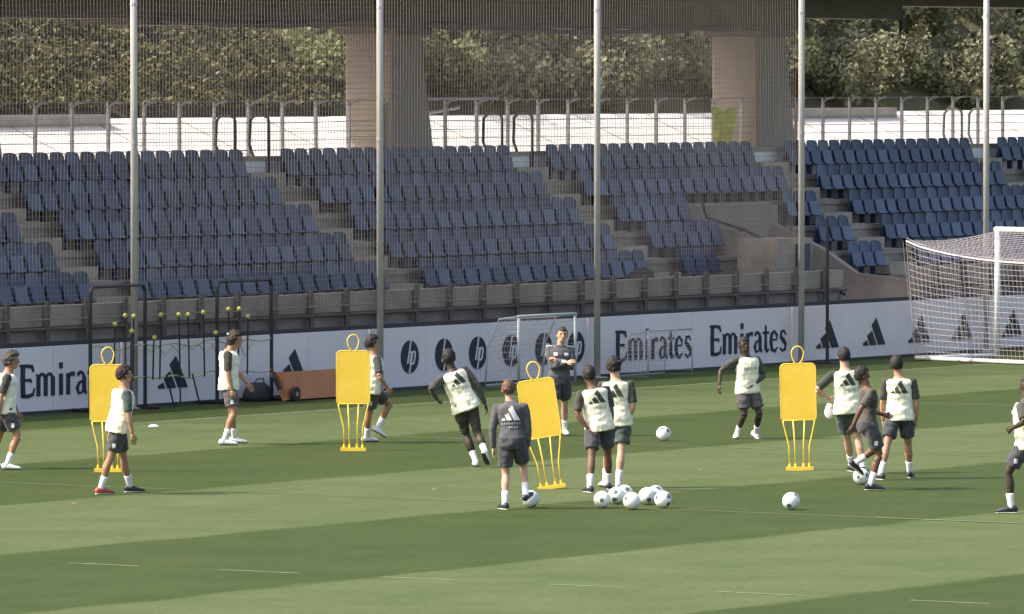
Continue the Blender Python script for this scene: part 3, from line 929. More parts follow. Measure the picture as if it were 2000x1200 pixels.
# ================================================================== EQUIPMENT
# black pole rack
PX = [-14.45, -12.79, -10.55, -8.82]
rk = thing('pole_rack', 'black tubular storage rack with hanging training poles in front of the boards', 'rack', W(0, -.42, 0), ROT)
for s in PX:
    part('upright', MB().tube([(s, 0, 0), (s, 0, 2.06), (s + (.06 if s in (PX[0], PX[2]) else -.06), 0, 2.15)], .034, 8), M['black_paint'], rk)
    part('foot', MB().tube([(s, -.3, .03), (s, .38, .03)], .03, 6), M['black_paint'], rk)
for a, b in ((PX[0], PX[1]), (PX[2], PX[3])):
    part('top_bar', MB().tube([(a + .06, 0, 2.15), (b - .06, 0, 2.15)], .026, 7), M['black_paint'], rk)
for z, y in ((1.12, .0), (.56, .0)):
    pts = [(PX[0] + (PX[3] - PX[0]) * i / 24, y, z + .035 * math.sin(i * 1.3) - .05 * abs(math.sin(i * PI / 8))) for i in range(25)]
    part('cord', MB().tube(pts, .014, 5), M['cord_yellow'], rk)
cords = MB()
rnd = random.Random(4)
for i in range(9):
    a = -13.2 + i * .42
    cords.tube([(a, .02, 1.08), (a + .2, .02, 1.0 - .25 * rnd.random()), (a + .45, .02, 1.06)], .009, 4)
part('cord', cords, M['cord_yellow'], rk)
tips = [(-13.82, 1.5), (-13.51, 1.64), (-13.25, 1.62), (-13.31, 1.36), (-12.62, 1.23), (-12.42, 1.62), (-11.87, 1.61), (-11.58, 1.60), (-11.1, 1.63), (-10.31, 1.66), (-9.97, 1.66), (-9.69, 1.52), (-10.71, 1.26)]
pl = ['leftmost, short, beside the black upright', 'left one of the pair above the first mannequin', 'right one of the pair above the first mannequin', 'lower one beneath the pair above the first mannequin',
      'lower one just right of the first tall pole', 'first of the four evenly high ones', 'second of the four evenly high ones', 'third of the four evenly high ones', 'last of the four evenly high ones',
      'left of three above the bushy-haired player', 'middle of three above the bushy-haired player', 'right of three above the bushy-haired player', 'low one at the inner black upright']
for i, (s, z) in enumerate(tips):
    lo = .5 if i % 3 else .08
    t = thing('training_pole', 'thin black training pole with yellow tip, ' + pl[i], 'training pole', W(s, -.50, 0), ROT, 'black training poles on the rack')
    tl = rnd.uniform(-.03, .03)
    part('shaft', MB().tube([(0, 0, z - .02), (tl, 0, 1.1), (tl * 2, 0, lo)], .017, 6), M['black_paint'], t)
    part('tip', MB().ell((0, 0, z), V((.042, 0, 0)), V((0, .042, 0)), V((0, 0, .045)), 10, 7), M['tip_yellow'], t, True)
for i, s in enumerate((-12.15, -11.35, -10.55)):
    t = thing('ground_spike', ['short black stake left of the slanted logo', 'short black stake right of the slanted logo', 'short black stake behind the bushy-haired player'][i], 'stake', W(s, -.55, 0), ROT, 'short black stakes standing in the rack')
    part('shaft', MB().tube([(.07, 0, 0), (-.05, .08, .56)], .017, 6), M['black_paint'], t)
    part('point', MB().tube([(.07, 0, .0), (.075, 0, .03)], .03, 6), M['black_paint'], t)
# bag beside rack
g = MB(); out = []
for z, a in ((0, .34), (.1, .37), (.24, .30), (.33, .16)):
    out.append([V((a * math.cos(2 * PI * i / 12) * (1 + .1 * math.sin(i * 1.7)), .6 * a * math.sin(2 * PI * i / 12), z)) for i in range(12)])
bag = tag(part('kit_bag', g.rings(out), M['rubber'], smooth=True), 'dark round kit bag on the grass at the foot of the rack', 'bag')
bag.location = W(-9.25, -.42, 0); bag.rotation_euler = (0, 0, ROT)
part('strap', MB().tube([(-.2, 0, .26), (-.1, -.05, .4), (.1, -.05, .4), (.2, 0, .26)], .012, 5), M['rubber'], bag)

# tall thin black post
t = thing('black_post', 'tall thin black post standing in front of the right-hand boards', 'post', W(11.33, -.42, 0), ROT)
part('shaft', MB().tube([(0, 0, 0), (0, 0, 2.9)], .034, 8), M['black_paint'], t)
part('foot', MB().box(-.2, .2, -.2, .2, 0, .025), M['black_paint'], t)

# orange rebound board on wheels
t = thing('orange_rebounder', 'low orange rebound board with dark wheels lying against the white boards', 'rebounder', W(-9.12, -.95, 0), ROT)
g = MB()
g.v = [V(p) for p in ((.05, 0, .03), (2.6, 0, .03), (2.6, .14, .52), (.05, .14, .52), (.05, .40, .50), (2.6, .40, .50), (2.6, .12, .0), (.05, .12, .0))]
g.f = [(0, 1, 2, 3), (3, 2, 5, 4), (4, 5, 6, 7), (7, 6, 1, 0), (0, 3, 4, 7), (1, 6, 5, 2)]; g.m = [0] * 6
part('panel', g, M['orange'], t)
for x in (.18, 2.4):
    w = part('wheel', MB().tube([(x, -.09, .13), (x, -.02, .13)], .13, 14), M['rubber'], t)
    part('hub', MB().tube([(x, -.105, .13), (x, -.095, .13)], .05, 10), M['orange'], w)
part('handle', MB().tube([(0, .28, .50), (-.1, .2, .42), (-.08, .1, .22)], .04, 6), M['rubber'], t)
part('bolt', MB().ell((.95, .28, .49), V((.025, 0, 0)), V((0, .02, 0)), V((0, 0, .025)), 8, 6), M['rubber'], t)

# mini goals
def mini_goal(s0, s1, t0, h, mat, label, depth, r):
    g = thing('mini_goal', label, 'goal', W(s0, t0, 0), ROT)
    w = s1 - s0
    part('post', MB().tube([(0, 0, 0), (0, 0, h)], r, 8), mat, g, True)
    part('post', MB().tube([(w, 0, 0), (w, 0, h)], r, 8), mat, g, True)
    part('crossbar', MB().tube([(-r, 0, h), (w + r, 0, h)], r, 8), mat, g, True)
    for x in (0, w):
        part('stay', MB().tube([(x, 0, h), (x - .2, depth * .55, h - .05), (x - .3, depth * .9, h * .55), (x - .3, depth, 0)], r * .55, 6), mat, g, True)
    part('ground_bar', MB().tube([(-.3, depth, .02), (w - .3, depth, .02)], r * .6, 6), mat, g)
    mb = MB(); c = .1
    for i in range(int(w / c) + 1):
        x = i * c
        mb.tube([(x, 0, h), (x - .2, depth * .55, h - .06), (x - .3, depth * .9, h * .55), (x - .3, depth, .0)], .0035, 3)
    prof = [(0, 0, h), (-.2, depth * .55, h - .06), (-.3, depth * .9, h * .55), (-.3, depth, 0)]
    def along(q):
        q *= 3; i = min(2, int(q)); return V(prof[i]).lerp(V(prof[i + 1]), q - i)
    for j in range(18):
        p = along(j / 17); mb.tube([p, p + V((w, 0, 0))], .0035, 3)
        if p.y > .05:
            for x in (0, w): mb.tube([V((x, 0, p.z)), p + V((x, 0, 0))], .0035, 3)
    part('net', mb, M['goal_net'], g, kind='stuff')
mini_goal(-1.46, .56, -1.05, 1.30, M['grey_white'], 'small white portable goal behind the coach with folded arms', .55, .028)
mini_goal(3.75, 5.42, -.75, .88, M['grey_white'], 'small pale goal standing before the paired wordmarks', .45, .015)

# big goal: side net runs back to the left, mouth opens to the right
GA = math.atan2(.74, -2.08) + ROT           # world direction of the side bar
gs0 = W(15.83, -1.87, 0)
big = thing('football_goal', 'full-size white football goal with net, cut by the right edge', 'goal', gs0, GA)
GW, GH, GD, PR = 7.32, 2.62, 2.22, .06      # local x: backwards, local y: along the mouth
sgn = 1 if (Matrix.Rotation(GA, 3, 'Z') @ V((0, 1, 0))).y < 0 else -1
part('post', MB().tube([(0, 0, 0), (0, 0, GH)], PR, 14), M['white_paint'], big, True)
part('post', MB().tube([(0, sgn * GW, 0), (0, sgn * GW, GH)], PR, 14), M['white_paint'], big, True)
part('crossbar', MB().tube([(0, -sgn * PR, GH), (0, sgn * (GW + PR), GH)], PR, 14), M['white_paint'], big, True)
for y in (0, sgn * GW):
    part('side_bar', MB().tube([(0, y, .05), (GD, y, .05)], .045, 8), M['white_paint'], big, True)
part('rear_bar', MB().tube([(GD, 0, .05), (GD, sgn * GW, .05)], .045, 8), M['white_paint'], big, True)
nt_ = MB(); c = .12
def topz(u, v):   # u back 0..1, v along 0..1
    return GH - .04 - (.16 * u) - .38 * math.sin(PI * min(1, v * 1.0)) ** .7 * u - .08 * math.sin(PI * u)
def backx(z): return GD + .12 * (z / GH) + .1
def nodes_side(y, v):
    for i in range(int(2.35 / c) + 1):
        x0 = i * c
        nt_.tube([(x0 * (1 + .12 * k / 5) , y + .03 * math.sin(k + i), .06 + (topz(min(1, x0 / GD), v) - .06) * k / 5) for k in range(6)], .0043, 3)
    for j in range(int(2.5 / c) + 1):
        f = j * c / 2.5
        nt_.tube([(GD * (1.0 + .12 * f) * k / 6, y + .02 * math.sin(k * 2 + j), .06 + (topz(k / 6, v) - .06) * f) for k in range(7)], .0043, 3)
nodes_side(0, 0.0); nodes_side(sgn * GW, 1.0)
for i in range(int(GW / c) + 1):
    v = i * c / GW; y = sgn * i * c
    nt_.tube([(GD * 1.12 * k / 5, y, topz(k / 5, v)) for k in range(6)], .0043, 3)
    nt_.tube([(GD * 1.12 - .12 * GD * k / 5, y, topz(1, v) * (1 - k / 5) + .06) for k in range(6)], .0043, 3)
for j in range(20):
    f = j / 19
    nt_.tube([(GD * 1.12 - .12 * GD * f, sgn * GW * k / 20, topz(1, k / 20) * (1 - f) + .06) for k in range(21)], .0043, 3)
    nt_.tube([(GD * 1.12 * f, sgn * GW * k / 20, topz(f, k / 20)) for k in range(21)], .0043, 3)
part('net', nt_, M['goal_net'], big, kind='stuff')
part('net_rope', MB().tube([(GD * 1.12, sgn * GW * k / 20, topz(1, k / 20)) for k in range(21)], .016, 6), M['white_paint'], big)
part('net_rope', MB().tube([(GD * 1.12 * k / 5, 0, topz(k / 5, 0)) for k in range(6)], .012, 6), M['goal_net'], big)
part('net_rope', MB().tube([(GD * 1.12, 0, topz(1, 0)), (GD * 1.06, 0, 1.2), (GD, 0, .05)], .012, 6), M['goal_net'], big)

# training mannequins
def mannequin(px, py, tilt, label, yaw=0.0, sc_=1.0, plate=None):
    g = G(px, py)
    th = thing('training_mannequin', label, 'mannequin', g, yaw, 'yellow training mannequins')
    th.rotation_euler = (0, tilt, yaw); th.scale = (sc_, sc_, sc_)
    z0, z1, hw = .74, 1.57, .26
    poly = [(-hw + .03, z0), (hw - .03, z0), (hw, z0 + .03)]
    poly += [(hw - .07 + .07 * math.cos(a), z1 - .07 + .07 * math.sin(a)) for a in [k * PI / 10 for k in range(6)]]
    poly += [(-hw + .07 + .07 * math.cos(a), z1 - .07 + .07 * math.sin(a)) for a in [PI / 2 + k * PI / 10 for k in range(6)]]
    poly += [(-hw, z0 + .03)]
    part('body_panel', MB().prism(poly, -.006, .006), M['yellow'], th)
    part('frame_wire', MB().tube([(x, 0, z) for x, z in poly] + [(poly[0][0], 0, poly[0][1])], .009, 6), M['yellow'], th, True)
    part('head_ring', MB().tube([(.095 * math.sin(a) * (1 - .12 * (math.cos(a) < 0)), 0, 1.70 - .0 + .125 * math.cos(a)) for a in [PI + .35 + (2 * PI - .7) * k / 20 for k in range(21)]][::1], .010, 6), M['yellow'], th, True)
    for sx in (-1, 1): part('neck_wire', MB().tube([(sx * .06, 0, 1.56), (sx * .04, 0, 1.60)], .011, 6), M['yellow'], th)
    for sx in (-1, 1):
        part('leg', MB().tube([(sx * .235, 0, z0), (sx * .225, 0, .68), (sx * .150, 0, .36), (sx * .145, 0, .06)], .012, 6), M['yellow'], th, True)
        part('leg', MB().tube([(sx * .085, 0, z0), (sx * .065, 0, .4), (sx * .06, 0, .06)], .012, 6), M['yellow'], th, True)
    b = MB(); b.box(-.20, .20, -.05, .05, .0, .05)
    for x in (-.145, -.06, .06, .145): b.tube([(x, 0, .05), (x, 0, .1)], .022, 6)
    part('base', b, M['yellow'], th)
    return th
mannequin(211, 922, 0, 'yellow training mannequin at the left, partly hidden by a player', sc_=1.0)
mannequin(690, 881, 0, 'yellow training mannequin with a player running behind it', sc_=.985)
mannequin(1078, 955, -.155, 'yellow training mannequin leaning to the left beside the coach', sc_=.99)
mannequin(1562, 919, -.02, 'yellow training mannequin standing alone right of centre', sc_=1.0)

# balls
bmb = MB().ell((0, 0, 0), V((.118, 0, 0)), V((0, .118, 0)), V((0, 0, .118)), 24, 16)
ball_me = bmb.mesh('football', M['ball_white'], True)
def ball(px, py, label, group='footballs on the pitch', lift=0.0):
    g = G(px, py)
    o = link('football', ball_me); o.location = g + V((0, 0, .118 + lift))
    o.rotation_euler = (random.uniform(0, 6), random.uniform(0, 6), random.uniform(0, 6))
    tag(o, label, 'football', group)
    return o
ball(1176, 993, 'white football at the left end of the row of balls')
ball(1204, 985, 'white football in the back, second from left in the row of balls')
ball(1234, 996, 'white football in front at the middle of the row of balls')
ball(1264, 986, 'white football in the back, second from right in the row of balls')
ball(1220, 981, 'white football at the back of the row, behind the middle ball')
ball(1281, 982, 'white football at the back of the row, behind the right-hand balls')
ball(1295, 993, 'white football at the right end of the row of balls')
ball(1545, 996, 'lone white football on the grass below the right-hand mannequin')
ball(1296, 862, 'white football rolling across the dark mown stripe in the middle')
ball(1036, 992, 'white football under the raised right foot of the grey-clad coach')
ball(1682, 947, 'white football at the feet of the dribbling player')
# white disc markers
def disc(px, py, label):
    g = G(px, py); out = []
    for z, r in ((0, .085), (.01, .09), (.035, .05), (.04, .03)):
        out.append([V((r * math.cos(2 * PI * i / 16), r * math.sin(2 * PI * i / 16), z)) for i in range(16)])
    o = part('disc_marker', MB().rings(out), M['white_paint'], smooth=False); o.location = g
    tag(o, label, 'marker')
disc(300, 834, 'small white disc marker on the touch line left of the bushy-haired player')

# ================================================================== PEOPLE
def remeshed(mb, voxel, smooth_it=3, wrinkle=0.0, seed=0.0):
    me = mb.mesh('tmp', M['ink'])
    bm = bmesh.new(); bm.from_mesh(me); bmesh.ops.recalc_face_normals(bm, faces=bm.faces); bm.to_mesh(me); bm.free()
    o = bpy.data.objects.new('tmp', me); COL.objects.link(o)
    r = o.modifiers.new('r', 'REMESH'); r.mode = 'VOXEL'; r.voxel_size = voxel
    s = o.modifiers.new('s', 'SMOOTH'); s.factor = .5; s.iterations = smooth_it
    bpy.context.view_layer.update()
    dg = bpy.context.evaluated_depsgraph_get()
    out = bpy.data.meshes.new_from_object(o.evaluated_get(dg))
    bpy.data.objects.remove(o); bpy.data.meshes.remove(me)
    res = MB(); res.v = [v.co.copy() for v in out.vertices]; res.f = [tuple(p.vertices) for p in out.polygons]; res.m = [0] * len(res.f)
    if wrinkle:
        nn = [v.normal.copy() for v in out.vertices]
        for i, v in enumerate(res.v):
            d = noise.noise(V((v.x * 9 + seed, v.y * 9, v.z * 16))) + .5 * noise.noise(V((v.x * 22, v.y * 22 + seed, v.z * 12)))
            res.v[i] = v + nn[i] * (d * wrinkle)
    bpy.data.meshes.remove(out)
    return res

def ering(c, a, b, ra, rb, n=18, pw=1.0):
    out = []
    for i in range(n):
        th = 2 * PI * i / n; x, y = math.cos(th), math.sin(th)
        if pw != 1.0:
            x = math.copysign(abs(x) ** pw, x); y = math.copysign(abs(y) ** pw, y)
        out.append(c + a * (ra * x) + b * (rb * y))
    return out

def ik(h, a, l1, l2, hint):
    d = a - h; L = d.length
    if L >= (l1 + l2) * .999:
        return h + d * (l1 / (l1 + l2))
    x = (l1 * l1 - l2 * l2 + L * L) / (2 * L)
    r = math.sqrt(max(0, l1 * l1 - x * x)); u = d / L
    hn = hint - u * hint.dot(u)
    if hn.length < 1e-4: hn = u.orthogonal()
    return h + u * x + hn.normalized() * r

def decal(parent, name, polys, c, right, up, nrm, bvh, mat, off=.009):
    """flat print wrapped onto cloth: polys in metres (x right, z up) around point c, cast along -nrm"""
    bm = bmesh.new()
    for p in polys:
        vs = [bm.verts.new((x, 0, z)) for x, z in p]
        bm.faces.new(vs)
    bmesh.ops.triangulate(bm, faces=bm.faces)
    bmesh.ops.subdivide_edges(bm, edges=bm.edges, cuts=3, use_grid_fill=True)
    ok = False
    for v in bm.verts:
        o = c + right * v.co.x + up * v.co.z + nrm * .4
        loc, n_, i_, d_ = bvh.ray_cast(o, -nrm, .8)
        if loc is None: loc = c + right * v.co.x + up * v.co.z + nrm * .1
        v.co = loc + nrm * off
    me = bpy.data.meshes.new(name); bm.to_mesh(me); bm.free(); me.materials.append(mat)
    return link(name, me, parent)

def person(label, root, Hm, pel, neck, head, yaw, hands, feet, skin='tan', hair='black', top='bib', shirt='shirt_dark', shorts='shorts',
           hz=None, lean=0.0, hyaw=None, boots='boot_black', hairstyle='short', sleeve='short', tights=False, group=None, elbow_hint=(None, None),
           logo=True, knees=(None, None), pelvis_dy=0.0, big_hair=1.0):
    k = Hm / 1.80
    R0 = G(*root)
    th = thing('person', label, 'person', R0, 0)
    Y0 = R0.y
    def P(px, py, dy=0.0): return atY(px, py, Y0 + dy) - R0
    ya = math.radians(yaw)
    F = V((math.sin(ya), math.cos(ya), 0)); Rt = V((math.cos(ya), -math.sin(ya), 0))
    hya = math.radians(yaw if hyaw is None else hyaw)
    HF = V((math.sin(hya), math.cos(hya), 0)); HRt = V((math.cos(hya), -math.sin(hya), 0))
    pxm = FPX / Y0
    hipz = (hz if hz is not None else .93) * k
    PV = V(((pel - root[0]) / pxm, pelvis_dy, hipz))
    TL = .515 * k
    nx = (neck - pel) / pxm; nf = lean
    v = V((nx, 0, 0)) + F * nf
    v.z = math.sqrt(max(.01, TL * TL - v.length_squared))
    NK = PV + v
    up = v.normalized()
    HD = V(((head - root[0]) / pxm, NK.y, 0)) + HF * .03
    HD.x = (head - root[0]) / pxm
    HD.y = NK.y + v.y * .25 + HF.y * .03
    HD.z = NK.z + math.sqrt(max(.012, (.196 * k) ** 2 - (HD.x - NK.x) ** 2))
    a = (Rt - up * Rt.dot(up)).normalized(); b = up.cross(a).normalized()
    if b.dot(F) < 0: b = -b
    skinm = SK[skin]
    def tor(rows, inf=0.0, pw=.9):
        return [ering(PV + v * u + b * (fo * k), a, b, hw * k + inf, hd * k + inf, 20, pw) for (u, hw, hd, fo) in rows]
    TOR = [(-.20, .07, .06, -.01), (-.13, .135, .10, -.01), (0, .168, .118, -.012), (.12, .165, .115, -.01), (.30, .145, .10, 0), (.45, .145, .10, .005), (.62, .162, .115, .01), (.78, .178, .122, .008),
           (.89, .19, .108, -.004), (.955, .155, .088, -.01), (1.0, .092, .072, -.008), (1.06, .062, .062, 0)]
    SH = [PV + v * .905 + a * (sx * .192 * k) for sx in (-1, 1)]          # left, right
    HP = [PV + a * (sx * .09 * k) - up * .01 for sx in (-1, 1)]
    # ---- feet / knees
    l1, l2 = .445 * k, .43 * k
    AN = []; TO = []
    for i, ft in enumerate(feet):
        px, py, mode, tyaw, tp = ft
        if mode == 'g':
            gp = G(px, py) - R0; ankle = gp + V((0, 0, .085 * k))
        else:
            ankle = P(px, py, mode)
        ty = math.radians(tyaw)
        tdir = V((math.sin(ty) * math.cos(tp), math.cos(ty) * math.cos(tp), math.sin(tp)))
        # keep within reach
        d = ankle - HP[i]
        if d.length > (l1 + l2) * .995 and mode != 'g':
            ankle = HP[i] + d.normalized() * (l1 + l2) * .995
        AN.append(ankle); TO.append(tdir)
    KN = []
    for i in range(2):
        hint = F + V((0, 0, .1)) if knees[i] is None else V(knees[i])
        KN.append(ik(HP[i], AN[i], l1, l2, hint))
    # ---- hands
    u1, u2 = .30 * k, .265 * k
    WR = []; EL = []
    for i, hd in enumerate(hands):
        w = P(hd[0], hd[1], 0) + F * hd[2]
        w.y += (a * ((-1, 1)[i] * .23 * k)).y
        d = w - SH[i]
        if d.length > (u1 + u2) * .99: w = SH[i] + d.normalized() * (u1 + u2) * .99
        WR.append(w)
        eh = elbow_hint[i]
        hint = (-F * .6 + a * ((-1, 1)[i] * .6)) if eh is None else V(eh)
        EL.append(ik(SH[i], w, u1, u2, hint))
    # ---- body, one skin
    mb = MB(); mb.rings(tor(TOR))
    hup = (HD - NK).normalized(); hb = HF
    mb.tube([NK - up * .05, NK.lerp(HD, .5), HD - hup * .03], [.068 * k, .062 * k, .058 * k], 14)
    hr = 1.10 * k ** .5
    mb.ell(HD + V((0, 0, .02)) - hb * .008, HRt * .076 * hr, hb * .094 * hr, V((0, 0, 1)) * .105 * hr, 18, 12)
    mb.ell(HD + hb * .026 + V((0, 0, -.062)), HRt * .052 * hr, hb * .060 * hr, V((0, 0, .058)), 14, 9)
    mb.tube([HD + hb * .086 + V((0, 0, .022)), HD + hb * .112 + V((0, 0, -.028))], [.010, .017], 8)      # nose
    for sx in (-1, 1):
        mb.ell(HD + HRt * (sx * .077 * hr) - hb * .008 + V((0, 0, -.005)), HRt * .012, hb * .018, V((0, 0, .032)), 8, 6)
    for i in range(2):
        h, kn, an = HP[i], KN[i], AN[i]
        mb.tube([h + up * .05, h, h.lerp(kn, .35), h.lerp(kn, .75), kn], [.07 * k, .090 * k, .086 * k, .062 * k, .054 * k], 14)
        bk_ = (h.lerp(an, .5) - kn); bk_ = bk_.normalized() * .012 if bk_.length > .02 else -F * .010
        mb.tube([kn, kn.lerp(an, .16) + bk_, kn.lerp(an, .34) + bk_ * 1.4, kn.lerp(an, .7), an], [.053 * k, .055 * k, .058 * k, .040 * k, .034 * k], 14)
        td = TO[i]; mb.tube([an - td * .03 - V((0, 0, .03)), an + td * .08 - V((0, 0, .045)), an + td * .15 - V((0, 0, .05))], [.035, .033, .022], 10)
        s_, e_, w_ = SH[i], EL[i], WR[i]
        mb.tube([s_ - a * ((-1, 1)[i] * .05 * k), s_, s_.lerp(e_, .3), s_.lerp(e_, .7), e_], [.052 * k, .058 * k, .052 * k, .043 * k, .038 * k], 12)
        mb.tube([e_, e_.lerp(w_, .25), e_.lerp(w_, .65), w_], [.038 * k, .042 * k, .033 * k, .026 * k], 12)
    body = remeshed(mb, .0115, 3)
    # ---- hands: palm, four fingers and a thumb
    for i in range(2):
        e_, w_ = EL[i], WR[i]
        d = (w_ - e_).normalized()
        inn = -a * ((-1, 1)[i])
        pn = (inn - d * inn.dot(d))
        pn = pn.normalized() if pn.length > .05 else (F - d * F.dot(d)).normalized()   # palm faces the thigh
        sd = d.cross(pn).normalized()
        if sd.dot(F) < 0: sd = -sd                                                     # thumb side forwards
        pc = [(0, .026, .020), (.03, .034, .018), (.065, .042, .014), (.092, .040, .012)]
        body.rings([ering(w_ + d * (q * k), sd, pn, ra * k, rb * k, 10) for q, ra, rb in pc])
        for j, (o_, L_) in enumerate(((.030, .066), (.010, .076), (-.010, .070), (-.030, .056))):
            p0 = w_ + d * (.088 * k) + sd * (o_ * k); dd = d.copy(); pts = [p0 - d * .01]; p = p0
            for q in range(3):
                dd = (dd + pn * (.28 + .12 * q + .05 * j)).normalized(); p = p + dd * (L_ * k / 3 * 1.1); pts.append(p)
            body.tube(pts, [.009, .0088, .008, .006], 6)
        p0 = w_ + d * (.03 * k) + sd * (.026 * k); t1 = (d * .75 + sd * .6 + pn * .25).normalized(); t2 = (d * .95 + sd * .15 + pn * .35).normalized()
        body.tube([p0, p0 + t1 * .035 * k, p0 + t1 * .035 * k + t2 * .032 * k], [.012, .010, .007], 6)
    part('body', body, skinm, th, True)
    # ---- face
    for sx in (-1, 1):
        e = part('eye', MB().ell(HD + hb * .083 + HRt * (sx * .032) + V((0, 0, .018)), HRt * .013, hb * .008, V((0, 0, .007)), 8, 6), M['eye'], th, True)
        part('eyebrow', MB().tube([HD + hb * .088 + HRt * (sx * .018) + V((0, 0, .036)), HD + hb * .080 + HRt * (sx * .05) + V((0, 0, .036))], .005, 5), HR['black'], th)
    part('mouth', MB().tube([HD + hb * .080 + HRt * -.024 + V((0, 0, -.058)), HD + hb * .088 + V((0, 0, -.056)), HD + hb * .080 + HRt * .024 + V((0, 0, -.058))], .006, 5), M['lip'], th)
    # ---- hair
    if hairstyle != 'bald':
        hm = MB(); nu, nv = 40, 26; rings_ = []
        grow = {'short': .008, 'curly': .030, 'bushy': .030, 'beanie': .016, 'tied': .018, 'cap': .014}[hairstyle] * big_hair
        for j in range(1, nv):
            ph = -PI / 2 + PI * j / nv; rr = []
            for i in range(nu):
                th_ = 2 * PI * i / nu
                dx, dy, dz = math.cos(th_) * math.cos(ph), math.sin(th_) * math.cos(ph), math.sin(ph)
                jit = .12 * noise.noise(V((dx * 6 + root[0], dy * 6, dz * 6)))
                face = (dy > .30 + jit and dz < .42 + jit) or dz < -.50 - .25 * max(0, -dy) + jit or (dy > .05 + jit and dz < -.05)
                s_ = -.02 if face else grow
                nz_ = (noise.noise(V((dx * 5 + root[0], dy * 5, dz * 5))) * (grow * .9 + .004) + noise.noise(V((dx * 13 + root[0], dy * 13, dz * 13))) * (.010 + .25 * grow)) if hairstyle not in ('cap', 'beanie') and not face else 0.0
                rr.append(HD + V((0, 0, .02)) - hb * .008 + HRt * dx * (.076 * hr + s_ + nz_) + hb * dy * (.094 * hr + s_ + nz_) + V((0, 0, 1)) * dz * (.105 * hr + s_ + nz_))
            rings_.append(rr)
        hm.rings(rings_)
        if hairstyle == 'tied':
            hm.ell(HD - hb * .07 + HRt * .075 + V((0, 0, .07)), HRt * .05, hb * .03, V((0, 0, .026)), 10, 7)
        part('cap' if hairstyle in ('cap', 'beanie') else 'hair', hm, HR[hair], th, True)
        if hairstyle == 'beanie':
            part('headband', MB().rings([ering(HD + V((0, 0, .02 + z)) - hb * .008, HRt, hb, r_ * hr, (r_ + .018) * hr, 20) for z, r_ in ((.075, .078), (.095, .070))]), M['boot_white'], th, True)
        if hairstyle == 'bushy':
            part('hair_tie', MB().ell(HD - hb * .115 + V((0, 0, .10)), HRt * .03, hb * .03, V((0, 0, .02)), 10, 7), M['boot_white'], th, True)
    # ---- shirt with sleeves
    jacket = top == 'jacket'
    mb = MB()
    mb.rings(tor([r for r in TOR if r[0] >= (-.14 if jacket else .0)][:-1] if not jacket else [r for r in TOR if r[0] >= -.14], .020 if jacket else .012))
    for i in range(2):
        s_, e_, w_ = SH[i], EL[i], WR[i]
        st = s_ - a * ((-1, 1)[i] * .05 * k)
        if sleeve == 'long':
            mb.tube([st, s_, s_.lerp(e_, .35), s_.lerp(e_, .8), e_, e_.lerp(w_, .3), e_.lerp(w_, .97)], [.064 * k, .072 * k, .066 * k, .056 * k, .052 * k, .052 * k, .038 * k], 12)
        else:
            mb.tube([st, s_, s_.lerp(e_, .35), s_.lerp(e_, .85)], [.062 * k, .070 * k, .066 * k, .062 * k], 12)
    if jacket:
        mb.tube([NK - up * .03, NK + up * .045], [.072 * k, .066 * k], 14)
    sh = remeshed(mb, .014, 3, .006, root[0])
    sho = part('jacket' if jacket else 'shirt', sh, M[shirt], th, True)
    torso_src = sh
    # ---- bib over it
    if top == 'bib':
        rows = [(-.17, .176, .132, -.01), (-.05, .178, .130, -.01), (.12, .166, .120, -.01), (.30, .155, .112, 0), (.45, .150, .112, .005), (.62, .156, .120, .01), (.78, .160, .126, .008), (.89, .166, .114, -.002), (.955, .148, .094, -.008), (.99, .10, .078, -.008)]
        mb = MB().rings(tor(rows, .035))
        bb = remeshed(mb, .0125, 2, .013, root[0] * 1.7)
        part('bib', bb, M['bib'], th, True)
        torso_src = bb
    bvh = BVHTree.FromPolygons(torso_src.v, torso_src.f)
    if logo:
        facing_cam = F.y < -.2
        nrm = b if facing_cam else -b
        rgt = -a if facing_cam else a
        if jacket and not facing_cam:
            polys = [[((x - .5) * .25, (z) * .26) for x, z in p] for p in bars_poly()]
            decal(th, 'back_logo', polys, PV + v * .56, rgt, up, nrm, bvh, M['logo_white'])
            tx = []
            for q in range(8): tx.append([(-.13 + q * .034, -.005), (-.13 + q * .034 + .022, -.005), (-.13 + q * .034 + .022, .028), (-.13 + q * .034, .02)])
            for q in range(4): tx.append([(-.03 + q * .034, -.055), (-.03 + q * .034 + .022, -.055), (-.03 + q * .034 + .022, -.028), (-.03 + q * .034, -.03)])
            decal(th, 'back_lettering', tx, PV + v * .46, rgt, up, nrm, bvh, M['logo_faint_grey'])
        elif top == 'bib' and not facing_cam:
            polys = [[((x - .5) * .24, (z) * .25) for x, z in p] for p in bars_poly()]
            decal(th, 'back_logo', polys, PV + v * .60, rgt, up, nrm, bvh, M['logo_dark'])
            tx = []
            for q in range(7): tx.append([(-.12 + q * .036, 0), (-.12 + q * .036 + .02, 0), (-.12 + q * .036 + .02, .05), (-.12 + q * .036, .045)])
            decal(th, 'back_lettering', tx, PV + v * .42, rgt, up, nrm, bvh, M['logo_faint'])
        elif top == 'bib':
            tx = []
            for q in range(7): tx.append([(-.12 + q * .036, 0), (-.12 + q * .036 + .02, 0), (-.12 + q * .036 + .02, .05), (-.12 + q * .036, .045)])
            decal(th, 'chest_lettering', tx, PV + v * .60, rgt, up, nrm, bvh, M['logo_faint'])
        elif jacket:
            decal(th, 'chest_mark', [[(-.12, 0), (-.06, 0), (-.06, .05), (-.12, .05)]], PV + v * .74, rgt, up, nrm, bvh, M['logo_white'])
            decal(th, 'chest_mark', [[(.05, 0), (.12, 0), (.12, .05), (.05, .05)]], PV + v * .74, rgt, up, nrm, bvh, M['logo_white'])
            decal(th, 'chest_mark', [[(.0, -.1), (.09, -.1), (.09, -.06), (.0, -.06)]], PV + v * .74, rgt, up, nrm, bvh, M['logo_white'])
